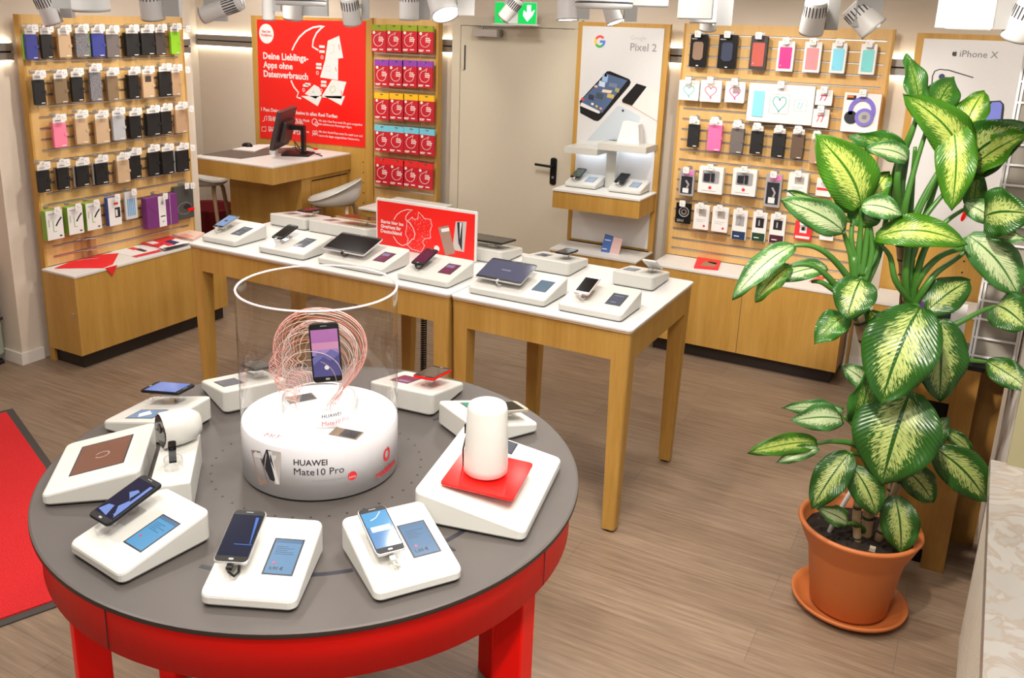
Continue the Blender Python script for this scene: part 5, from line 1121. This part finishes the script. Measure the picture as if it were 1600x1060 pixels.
def rib(P, w_, m2, z=.0008):
    N = len(P); V = []
    for i in range(N):
        a, c = P[i-1 if i else 0], P[min(i+1, N-1)]; dx, dy = c[0]-a[0], c[1]-a[1]; q = math.hypot(dx, dy) or 1; V += [(P[i][0]-dy/q*w_/2, P[i][1]+dx/q*w_/2, z), (P[i][0]+dy/q*w_/2, P[i][1]-dx/q*w_/2, z)]
    g.add(V, [(2*i, 2*i+1, 2*i+3, 2*i+2) for i in range(N-1)], m2, fn=wf_)
lu, lv = U(598), zz(598, 710)
rib(arc(lu, lv, .0125, .0155, 100, 440, 20), .008, redp); rib([(lu, lv+.012), (lu+.006, lv+.019)], .006, redp)
def dpoly(P, m2, z): 
    Q = [(U(x), zz(x, y), z) for x, y in P]; g.add(Q, [tuple(range(len(Q)))], m2, fn=wf_)
def D4(x, y): return (340+x/2.65, 400+y/2.65)
dpoly([D4(*p) for p in ((152, 802), (190, 808), (215, 940), (180, 948))], col('mocha_phone', (.34, .23, .18)), .0008); dpoly([D4(*p) for p in ((165, 812), (192, 815), (196, 838), (168, 832))], paper, .0012)
dpoly([D4(*p) for p in ((215, 800), (272, 812), (262, 948), (245, 945), (205, 870))], col('silver_phone', (.55, .50, .48)), .0012); dpoly([D4(*p) for p in ((215, 800), (232, 805), (262, 945), (225, 925), (195, 850))], ink, .0014); dpoly([D4(*p) for p in ((222, 805), (236, 808), (262, 945), (248, 940))], paper, .0016)
g.build('drum_lettering', t)
# head sculpture of nested clear slices
hd = thing('head_sculpture', 'head-shaped sculpture of red-edged clear slices inside the drum', 'sculpture', (DC.x, DC.y, DC.z+.1468), math.radians(28))
MB().lathe([(.102, 0), (.102, .055), (.1005, .055), (.1005, 0)], acr, n=48).lathe([(.0925, .054), (.0955, .0565), (.096, .054)], acre, n=48).build('clear_plinth', hd)
rede = flat('red_acrylic_edge', (.80, .22, .18), .2); pke = flat('pink_acrylic_edge', (.74, .56, .52), .25)
headp = [(-.045, .055), (-.05, .085), (-.075, .09), (-.088, .10), (-.080, .118), (-.092, .128), (-.100, .140), (-.086, .158), (-.090, .185), (-.078, .222), (-.045, .252), (0, .262), (.05, .252), (.085, .222), (.098, .18), (.092, .135), (.066, .098), (.048, .072), (.045, .055)]
def smooth(P, n=3):
    out = []
    for i in range(len(P)-1):
        p0, p1, p2, p3 = P[max(i-1, 0)], P[i], P[i+1], P[min(i+2, len(P)-1)]
        for k_ in range(n):
            t_ = k_/n; out.append(tuple(.5*((2*p1[j])+(-p0[j]+p2[j])*t_+(2*p0[j]-5*p1[j]+4*p2[j]-p3[j])*t_*t_+(-p0[j]+3*p1[j]-3*p2[j]+p3[j])*t_**3) for j in range(len(p1))))
    out.append(P[-1]); return out
sp_ = smooth(headp, 3)
HS = 1.30
for k_ in range(17):
    u = (k_-8)/8.5; s_ = math.sqrt(max(.06, 1-u*u)); yy = u*.105
    Q = [(x*HS*(.45+.55*s_), yy, .057+(z-.055)*1.18*(.50+.50*s_)) for x, z in sp_]
    m_ = MB(); m_.tube(Q, .0008, rede if k_ % 2 else pke, 5)
    inner = [(x*.80, y, .055+(z-.055)*.86) for x, y, z in Q]; m_.tube(inner, .0005, pke, 4)
    m_.build('clear_slice', hd)
def mount(g, w, l_, z):
    for c_, a_, b_ in (((.42, .16, .40), .45, 1.0), ((.62, .28, .45), .15, .45), ((.34, .24, .50), -.1, .15)): g.box((-w, l_*a_, z), (w, l_*b_, z+.0002), flat('sunset_%d' % int(a_*100), tuple(v*.3 for v in c_), .1, emit=c_, es=.8))
    g.prism([(-w, -l_*.2), (-w*.5, l_*.1), (-w*.1, -l_*.05), (w*.4, l_*.14), (w, -l_*.05), (w, -l_), (-w, -l_)][::-1], z+.0002, z+.0004, flat('mount_a', (.05, .05, .12), .1, emit=(.16, .14, .36), es=.8)); g.prism([(-w, -l_*.5), (-w*.2, -l_*.15), (w*.3, -l_*.35), (w, -l_*.1), (w, -l_), (-w, -l_)][::-1], z+.0004, z+.0006, flat('mount_b', (.03, .03, .08), .1, emit=(.09, .08, .24), es=.8)); g.cyl((0, -l_*.62, z+.0006), (0, -l_*.62, z+.0009), .006, paper, n=12)
pp = onp(509, 551, (Vector((DC.x, DC.y, 0)).dot(HD))-.09)
phone(T(*pp) @ RZ(math.radians(36)) @ RXm(math.radians(84)) @ RZ(math.radians(4)) @ T(0, 0, -.004), .076, .156, 'upright phone with violet mountain wallpaper inside the clear drum', black, glassblk, mount)
st = MB(); q0 = pp-Vector((0, 0, .07)); 
o = thing('clear_phone_support', 'small clear bracket holding the upright phone in the drum', 'phone stand', (q0.x, q0.y, DC.z+.148), math.radians(36)); MB().box((-.03, .0, 0), (.03, .012, .07), acr).build('bracket', o)
for (x, y, rz, lb) in ((541, 678, 10, 'dark flat phone card lying on the lit drum top in front'), (470, 623, 60, 'dark phone card lying behind the clear plinth in the drum')):
    p = onz(x, y, DC.z+.1475); o = thing('phone_card', lb, 'card', (p.x, p.y, DC.z+.1475), math.radians(rz)); MB().box((-.04, -.022, 0), (.04, .022, .002), flat('bronze_card', (.20, .15, .10), .3)).box((-.012, -.020, .002), (.035, .020, .0025), ink).build('card', o)
g = MB()
def flattext(s_, x, y, wd, ang, m2, bold=.01): p = onz(x, y, DC.z+.147)-DC; g.text(s_, (p.x, p.y), wd, m2, z=.1471, ang=math.radians(ang), bold=bold)
flattext('MIT', 411, 682, .045, 12, redp, 0); flattext('KI', 560, 628, .02, 70, col('rose_line', (.9, .45, .45)))
g.build('printed_top', t)
g = MB()
pf_ = Vector((0, 0, 0)); R2 = .1025; w2_ = lambda r: (lambda p: ((r+p.z)*math.cos(math.radians(-50-28)+p.x/r), (r+p.z)*math.sin(math.radians(-50-28)+p.x/r), p.y))
g.text('HUAWEI', (.004, .036), .052, MC['text_black'], z=.0006, bold=.01, fn=w2_(R2)); g.text('Mate10 Pro', (.004, .014), .080, redp, z=.0006, fn=w2_(R2)); g.cyl((0, 0, 0), (0, 0, .0001), .0001, redp); g.build('plinth_lettering', hd)
# ================================================================== POTTED PLANT
PC = Vector((-.195, 3.33, 0))
t = thing('potted_plant', 'tall variegated dumb cane plant in a terracotta pot on a saucer at the right', 'plant', tuple(PC))
MB().lathe([(0, .004), (.14, .004), (.19, .03), (.205, .045), (.212, .043), (.208, .030), (.165, 0), (0, 0)], terra, n=64).lathe([(.150, .0065), (.152, .0085), (.154, .0065)], terra, n=48).build('saucer', t)
MB().lathe([(0, .010), (.135, .010), (.142, .02), (.150, .09), (.152, .094), (.172, .24), (.176, .25), (.192, .285), (.197, .295), (.218, .345), (.222, .352), (.218, .360), (.208, .361), (.200, .352), (.190, .30), (0, .30)], terra, n=72).build('pot', t)
V = []; F = []; random.seed(11)
for j in range(7):
    for i in range(36): a = 2*math.pi*i/36; r_ = .193*j/6; V.append((r_*math.cos(a), r_*math.sin(a), .305+random.uniform(-.006, .008)))
for j in range(6):
    for i in range(36): F.append((j*36+i, (j+1)*36+i, (j+1)*36+(i+1) % 36, j*36+(i+1) % 36))
so = MB().add(V, F, soil); 
for k_ in range(30): a = random.uniform(0, 6.28); r_ = random.uniform(.03, .17); so.cyl((r_*math.cos(a), r_*math.sin(a), .305), (r_*math.cos(a)+.008, r_*math.sin(a), .314), .005, soil, n=6)
so.box((.05, -.10, .308), (.07, -.08, .322), col('bark_chip', (.45, .40, .30))).build('soil', t)
MB().tube([(-.10, -.03, .30), (-.085, -.01, .36), (-.05, .03, .46)], .009, flat('white_tube', (.75, .72, .70), .4), 8).build('watering_tube', t)
DP = Vector((PC.x, PC.y, 0)).dot(HD)
def pp3(x, y, dd=0): return onp(x, y, DP+dd)-PC
# canes
def cane(pts, rr, segs=8, ring=True, mt=None):
    P = [pp3(*p) for p in pts]; S_ = []
    for i in range(len(P)-1):
        for k_ in range(segs): S_.append(P[i].lerp(P[i+1], k_/segs))
    S_.append(P[-1]); r_ = [rr*(1+.05*math.sin(i*2.1)) for i in range(len(S_))]
    m_ = MB().tube(S_, r_, mt or canem, 12)
    if ring:
        for i in range(1, len(S_)-1, 2): m_.tube([S_[i]-(S_[i+1]-S_[i])*.14, S_[i]+(S_[i+1]-S_[i])*.14], rr*1.06, caned, 12)
    m_.build('cane', t)
cane([(1352, 855), (1362, 760), (1370, 640), (1362, 570), (1340, 490)], .021, 6)
cane([(1345, 500), (1335, 440), (1334, 400)], .015, 4, False, stemg)
cane([(1380, 855, .05), (1400, 740, .08), (1416, 600, .10), (1420, 470, .08), (1408, 370, .06)], .021, 9)
cane([(1408, 370, .06), (1404, 300, .05), (1412, 235, .04)], .020, 4, False, flat('dark_green_stem', (.03, .09, .015), .4))
cane([(1340, 850, -.04), (1338, 810, -.04), (1345, 740, -.03)], .015, 4)
cane([(1372, 845, -.03), (1392, 790, -.02), (1408, 740, 0)], .016, 4)
def petiole(pts, r0=.014, r1=.006):
    P = [pp3(*p) for p in pts]
    P3 = smooth([tuple(p) for p in P], 5); n_ = len(P3)
    MB().tube(P3, [r0+(r1-r0)*i/(n_-1) for i in range(n_)], stemg, 8).build('petiole', t)
def leaf(b_, tp, wpx, mm, bd=0, td=0, bend=.03, roll=0, fold=.12, curl=0, sink=None):
    """b_, tp: base / tip seen at pixels, at depths bd, td from the plant axis"""
    B = pp3(*b_, bd); Tp = pp3(*tp, td); D_ = Tp-B; L = D_.length; dn = D_.normalized()
    mid = B+D_*.5+PC; v = (mid-Vector((0, 0, H))).normalized(); dist = (mid-Vector((0, 0, H))).dot(RF)
    side = dn.cross(v).normalized(); nrm = side.cross(dn).normalized()
    if nrm.dot(v) > 0: nrm = -nrm
    cr, sr = math.cos(math.radians(roll)), math.sin(math.radians(roll))
    s2 = side*cr+nrm*sr; n2 = nrm*cr-side*sr
    w_ = wpx/FPX*dist/2/max(.35, cr); NL, NW = 20, 10
    up = Vector((0, 0, 1)); up = (up-dn*up.dot(dn)); up = up.normalized() if up.length > .2 else nrm
    bv = (up*.6+n2*.6).normalized()
    V = []; F = []; UV = []
    for j in range(NL+1):
        s_ = j/NL; c0 = B+D_*s_+bv*(bend*math.sin(math.pi*s_**.85))+n2*(curl*s_*s_)
        ww = w_*(math.sin(math.pi*min(1, s_*.97+.03)**.82)**.72)*(1 if s_ < .93 else max(0, (1-s_)/.07)**.6*.8+.2*(1-s_)/.07)
        for i in range(NW+1):
            u = i/NW*2-1; p = c0+s2*(ww*u)+n2*(fold*ww*abs(u)**1.4+.010*math.sin(s_*13+u*2.5+wpx)*abs(u)**2)
            V.append(p); UV.append((i/NW, s_))
    for j in range(NL):
        for i in range(NW): a = j*(NW+1)+i; F.append((a, a+1, a+NW+2, a+NW+1))
    m_ = MB().add(V, F, mm, None, True)
    me_o = m_.build('leaf', t); me = me_o.data; uvl = me.uv_layers.new(name='UVMap')
    for lp in me.loops: uvl.data[lp.index].uv = UV[lp.vertex_index]
    so_ = me_o.modifiers.new('thickness', 'SOLIDIFY'); so_.thickness = .0012
    return me_o
A, B_, C_, D__ = leafA, leafB, leafC, leafD
for l_ in [
 ((1436, 172), (1416, 84), 34, C_, .02, .06, .01, 30), ((1452, 190), (1490, 120), 52, C_, .05, .10, .02, 20), 
 ((1500, 268), (1411, 146), 66, B_, 0, -.06, .05, 10), ((1506, 210), (1538, 142), 50, B_, .02, .06, .02, -15),
 ((1506, 268), (1606, 194), 84, A, .02, -.16, .03, -10), ((1520, 262), (1606, 208), 50, B_, -.02, -.2, .01, -35),
 ((1486, 185), (1487, 330), 60, B_, -.02, -.09, .04, 0), ((1520, 330), (1528, 262), 34, C_, .05, .06, .01, 0),
 ((1368, 372), (1512, 382), 52, B_, -.03, -.12, .05, -10), ((1512, 368), (1592, 464), 64, D__, -.04, -.10, .03, 5),
 ((1538, 340), (1612, 334), 78, A, -.1, -.25, .02, 0), ((1508, 318), (1560, 350), 36, D__, -.02, -.06, .01, 0), ((1538, 362), (1608, 374), 26, D__, -.1, -.25, .01, 20),
 ((1345, 325), (1274, 210), 82, B_, -.02, -.05, .03, 8), ((1415, 245), (1325, 214), 38, C_, .02, .04, .03, -10), ((1418, 250), (1352, 232), 34, D__, -.02, -.05, .02, 10),
 ((1318, 362), (1221, 312), 52, D__, -.03, -.07, .02, -8), ((1330, 348), (1225, 297), 18, A, .0, -.02, .01, 30), ((1346, 322), (1410, 336), 40, D__, -.04, -.08, .02, 0),
 ((1358, 322), (1390, 268), 38, B_, .02, .05, .02, 0), ((1336, 328), (1303, 290), 42, A, .03, .04, .01, 0), ((1345, 355), (1358, 310), 50, C_, .0, .0, .01, 0),
 ((1240, 384), (1144, 468), 40, D__, -.06, -.14, .03, 15), ((1235, 416), (1180, 472), 34, B_, -.05, -.10, .02, 20), ((1292, 418), (1204, 440), 32, D__, -.03, -.06, .02, 0),
 ((1345, 436), (1322, 500), 66, A, -.05, -.12, .02, 0), ((1325, 492), (1273, 538), 44, C_, -.03, -.07, .02, 10), ((1358, 486), (1392, 550), 42, B_, .0, -.03, .02, 0),
 ((1438, 480), (1376, 632), 112, A, -.08, -.18, .05, 0), ((1422, 612), (1378, 758), 128, A, -.08, -.16, .04, 0), ((1470, 498), (1468, 628), 74, A, -.03, -.05, .02, -15),
 ((1448, 488), (1516, 438), 56, A, -.02, .02, .02, 0), ((1556, 478), (1608, 515), 66, A, -.05, -.22, .02, 0), ((1543, 566), (1612, 612), 44, A, -.10, -.25, .01, 0),
 ((1356, 602), (1316, 572), 34, D__, .03, .06, .01, 0), ((1318, 642), (1221, 638), 24, D__, -.02, -.05, .01, 20), ((1316, 656), (1236, 658), 44, D__, -.05, -.09, .02, 0),
 ((1276, 692), (1168, 708), 34, B_, -.06, -.12, .02, 0), ((1278, 700), (1212, 724), 24, D__, -.08, -.12, .01, 0), ((1328, 708), (1268, 796), 54, A, -.08, -.14, .02, 0),
 ((1332, 730), (1370, 806), 52, A, -.10, -.16, .02, 0), ((1324, 818), (1276, 794), 32, D__, -.09, -.13, .01, 0), ((1398, 776), (1408, 866), 58, A, -.10, -.16, .02, 0),
 ((1408, 730), (1458, 786), 50, A, -.06, -.10, .02, 0), ((1458, 700), (1542, 784), 66, A, -.05, -.10, .03, 0), ((1450, 700), (1482, 652), 34, A, -.04, -.02, .01, 0),
 ((1478, 676), (1518, 708), 26, A, -.02, -.03, .01, 0), ((1338, 665), (1362, 574), 46, C_, -.04, -.08, .02, 25)]:
    b_, tp, wpx, mm, bd, td, bend, roll = l_
    leaf(b_, tp, wpx, mm, bd, td, bend, roll)
for P in [
 [(1335, 450, 0), (1315, 420, -.02), (1290, 395, -.05), (1265, 384, -.06), (1240, 384, -.06)], [(1335, 470), (1310, 450, -.02), (1285, 425, -.04), (1262, 413, -.05), (1235, 416, -.05)],
 [(1335, 480), (1312, 460, -.02), (1285, 442, -.03), (1268, 440, -.03)], [(1335, 440), (1330, 400), (1322, 375), (1318, 362, -.03)], [(1338, 430), (1342, 390), (1345, 355), (1345, 325, -.02)],
 [(1345, 430), (1352, 390), (1356, 350), (1358, 322)], [(1340, 440), (1362, 410), (1370, 390), (1368, 372, -.03)], [(1348, 430), (1335, 400), (1330, 370), (1334, 335, .02)],
 [(1350, 440), (1362, 395), (1358, 350), (1350, 330)], [(1352, 445, .02), (1372, 400, .03), (1385, 340, .04), (1392, 285, .05)], [(1410, 400, .08), (1396, 350, .08), (1392, 300, .08), (1400, 255, .06)], [(1425, 400, .08), (1445, 340, .08), (1462, 290, .06), (1480, 240, .03)], [(1418, 380, .08), (1422, 330, .08), (1426, 280, .07), (1430, 230, .05)], [(1430, 480, .05), (1400, 440, 0), (1390, 400), (1370, 378)],
 [(1412, 235, .04), (1425, 205), (1436, 172)], [(1405, 320, .05), (1402, 280), (1408, 250), (1415, 245)], [(1420, 470, .05), (1440, 430), (1470, 400), (1510, 385), (1512, 370)],
 [(1420, 480, .05), (1415, 430), (1425, 360), (1450, 300), (1486, 240), (1500, 268)], [(1424, 480, .05), (1435, 420), (1450, 380), (1480, 345), (1510, 325)],
 [(1420, 460, .05), (1425, 400), (1440, 350), (1460, 320), (1500, 275)], [(1428, 480, .04), (1445, 450), (1465, 425), (1500, 400), (1540, 362)],
 [(1408, 370, .05), (1415, 320), (1430, 260), (1452, 190)], [(1416, 440, .05), (1420, 390), (1432, 330), (1470, 260)],
 [(1450, 520, 0), (1490, 508, -.02), (1530, 488, -.02), (1556, 478, -.02)], [(1460, 560, -.03), (1500, 562, -.05), (1543, 566, -.06)],
 [(1425, 480, .05), (1432, 478, -.03), (1438, 486, -.08)], [(1416, 560, .08), (1424, 590, 0), (1424, 615, -.08)], [(1362, 690, -.02), (1340, 670, -.04), (1318, 650, -.04)],
 [(1365, 720, -.02), (1335, 695, -.05), (1300, 690, -.06), (1276, 694, -.06)], [(1362, 740), (1350, 715, -.04), (1328, 708, -.08)], [(1362, 770), (1350, 740, -.05), (1332, 730, -.10)],
 [(1380, 800), (1392, 780, -.06), (1398, 778, -.10)], [(1398, 760, .05), (1400, 735), (1408, 732, -.06)], [(1405, 700, .05), (1430, 692, 0), (1458, 700, -.05)], [(1350, 830), (1340, 820, -.05), (1324, 818, -.09)],
 [(1366, 640), (1350, 640, -.02), (1338, 662, -.04)], [(1345, 495), (1352, 484), (1358, 486)], [(1340, 500), (1330, 490, -.02), (1325, 492, -.03)], [(1345, 450), (1344, 440, -.03), (1345, 437, -.05)]]:
    petiole([p if len(p) == 3 else (*p, 0) for p in P])
MB().tube([pp3(1420, 300, .05), pp3(1412, 400, .05), pp3(1406, 480, .05)], .004, col('plant_tie', (.25, .14, .05))).build('support_cane', t)

# ================================================================== TRACK LIGHTS
trk = {}
def track(name, label, M, L):
    o = thing(name, label, 'ceiling track', M=M); MB().box((0, -.017, 0), (L, .017, .03), lampw).box((0, -.006, -.001), (L, .006, 0), ink).build('track_profile', o)
track('ceiling_track', 'white ceiling track along the back of the shop', T(-6.0, 4.5, 2.75), 6.6)
track('ceiling_track', 'white ceiling track over the middle of the shop', T(-5.0, 2.9, 2.75), 5.6)
def spot(hx, hy, D, dia, L, aim, label, lit=True, box=None, bw=.07, slots=True):
    """hx,hy pixel of the lit rim centre; aim: direction the lamp points"""
    p = onp(hx, hy, D); a = Vector(aim).normalized()
    t = thing('track_spotlight', label, 'spotlight', tuple(p), group=None); r = dia/2
    Q = a.to_track_quat('-Z', 'Y').to_matrix().to_4x4()   # local -Z = aim; body extends to +Z
    b = MB(Q); b.lathe([(r*.93, .004), (r, 0), (r, .010), (r*.97, L*.5), (r*.9, L), (r*.84, L+.006), (0, L+.006)], lampw, n=32).build('lamp_head', t)
    MB(Q).lathe([(r*.93, .004), (0, .004)], emitw if lit else lampw, n=32).build('lamp_face', t)
    if slots:
        s = MB(Q)
        for i in range(20):
            s.box((r*.93, -.0022, L*.60), (r*.965, .0022, L*.92), ink, RZ(2*math.pi*i/20))
        for i in range(8): s.box((r*.45, -.008, L+.006), (r*.50, .008, L+.0072), ink, RZ(2*math.pi*i/8))
        s.build('cooling_slots', t)
    hc = Q @ Vector((0, 0, L*.7))
    if box:
        bx, by = box; q = onp(bx, by, D)-p; top = 2.78-p.z
        u = Vector((HD.y, -HD.x, 0)); v = HD
        c_ = [q+u*sx*bw/2+v*sy*.018 for sx, sy in ((-1, -1), (1, -1), (1, 1), (-1, 1))]
        MB().prism([(k_.x, k_.y) for k_ in c_], q.z, min(q.z+.26, top-.03), gearm).tube([(q.x, q.y, q.z+.2), (q.x, q.y, top)], .012, lampw, 8).build('gear_box', t)
        MB().tube([hc, Vector((q.x, q.y, max(q.z+.04, hc.z)))], .009, lampw, 8).build('swivel_arm', t)
    else: MB().tube([hc, Vector((hc.x, hc.y, top if False else 2.78-p.z))], .009, lampw, 8).build('swivel_arm', t)
up = HD; rt = Vector((HD.y, -HD.x, 0))
def dirv(r_, f, z): return rt*r_+up*f+Vector((0, 0, z))
spot(85, 37, 4.1, .082, .13, dirv(.25, .3, -1), 'white spotlight tilted right at the far left above the phone cases', False, (106, 28), .05)
spot(143, 17, 2.7, .105, .14, dirv(0, .1, -1), 'large lit spotlight above the left slatwall, left of the vertical one', True, (118, 14), .12, False)
spot(240, 30, 3.7, .092, .13, dirv(0, .25, -1), 'vertical unlit spotlight above the right half of the left slatwall', False, (270, 26), .065)
spot(316, 24, 3.7, .07, .17, dirv(-.85, .1, -.3), 'spotlight pointing left with a box in front, above the recess', False, (338, 33), .085)
spot(420, 32, 4.6, .062, .10, dirv(0, .1, -1), 'narrow white spotlight at the top left corner of the red poster', False, (432, 18), .05, False)
spot(458, 30, 4.2, .088, .13, dirv(-.1, .2, -1), 'lit spotlight shining in front of the large red poster', True, (492, 25), .12, False)
spot(551, 37, 4.6, .092, .13, dirv(.08, .4, -1), 'slotted spotlight above the right edge of the red poster', False, (571, 31), .035)
spot(640, 31, 4.4, .098, .14, dirv(0, .1, -1), 'lit vertical spotlight above the rack of red packs', True, (662, 31), .06)
spot(697, 24, 3.8, .118, .15, dirv(.35, -.55, -1), 'brightly lit spotlight tilted towards the camera left of the door', True, (728, 24), .07, False)
spot(786, 30, 3.9, .06, .10, dirv(-.6, .2, -.8), 'slotted lamp head with box in front of the green exit sign', False, (798, 36), .058)
spot(887, 32, 4.0, .095, .15, dirv(.05, -.1, -1), 'lit spotlight right of the green exit sign', True, (908, 30), .065)
spot(962, 36, 4.4, .085, .13, dirv(.35, -.25, -1), 'lit spotlight tilted right above the white phone poster', True, (984, 34), .06, False)
spot(1098, 37, 4.6, .128, .13, dirv(0, .0, -1), 'wide lit spotlight above the left part of the accessories slatwall', True, (1128, 40), .085, False)
spot(1106, 47, 4.8, .085, .10, dirv(.05, .3, -1), 'small lamp head hanging behind the wide lit spotlight', False, None, .05, False)
spot(1267, 52, 4.3, .108, .145, dirv(.06, .35, -1), 'slotted unlit spotlight above the middle of the accessories slatwall', False, (1297, 47), .055)
spot(1366, 46, 3.6, .11, .12, dirv(.75, -.35, -.8), 'lit spotlight tilted right with a box, above the right slatwall', True, (1352, 42), .10)
spot(1583, 62, 3.0, .085, .12, dirv(-.12, .35, -1), 'slotted spotlight at the upper right corner of the photo', False, (1566, 46), .07)
def gear(px, py, D, w, h, label, disk=False):
    p = onp(px, py, D); t = thing('ceiling_luminaire' if disk else 'gear_box_luminaire', label, 'ceiling light', tuple(p), math.atan2(rt.y, rt.x))
    if disk: MB().lathe([(0, 0), (w/2*.96, 0), (w/2, .008), (w/2, .10), (0, .10)], lampw, n=40).lathe([(w/2, .012), (w/2+.001, .014), (w/2, .016)], ink, n=40).build('lamp_head', t); MB().tube([(0, 0, .1), (0, 0, 2.78-p.z)], .012, lampw, 8).build('stem', t)
    else: MB().box((-w/2, -.03, 0), (w/2, .03, h), gearm, bev=.003).build('housing', t); MB().tube([(0, 0, h), (0, 0, 2.78-p.z)], .012, lampw, 8).build('stem', t)
gear(470, 9, 2.6, .14, .1, 'round white luminaire head at the top edge above the red poster', True)
gear(943, 14, 2.2, .135, .1, 'round white luminaire head at the top edge above the white phone poster', True)
gear(1012, 11, 2.25, .09, .16, 'white gear box beside the round luminaire head at the top edge')
gear(1085, 30, 2.9, .10, .2, 'white gear box in front of the wide lit spotlight')
gear(1505, 46, 2.4, .125, .2, 'large white gear box above the right white poster')
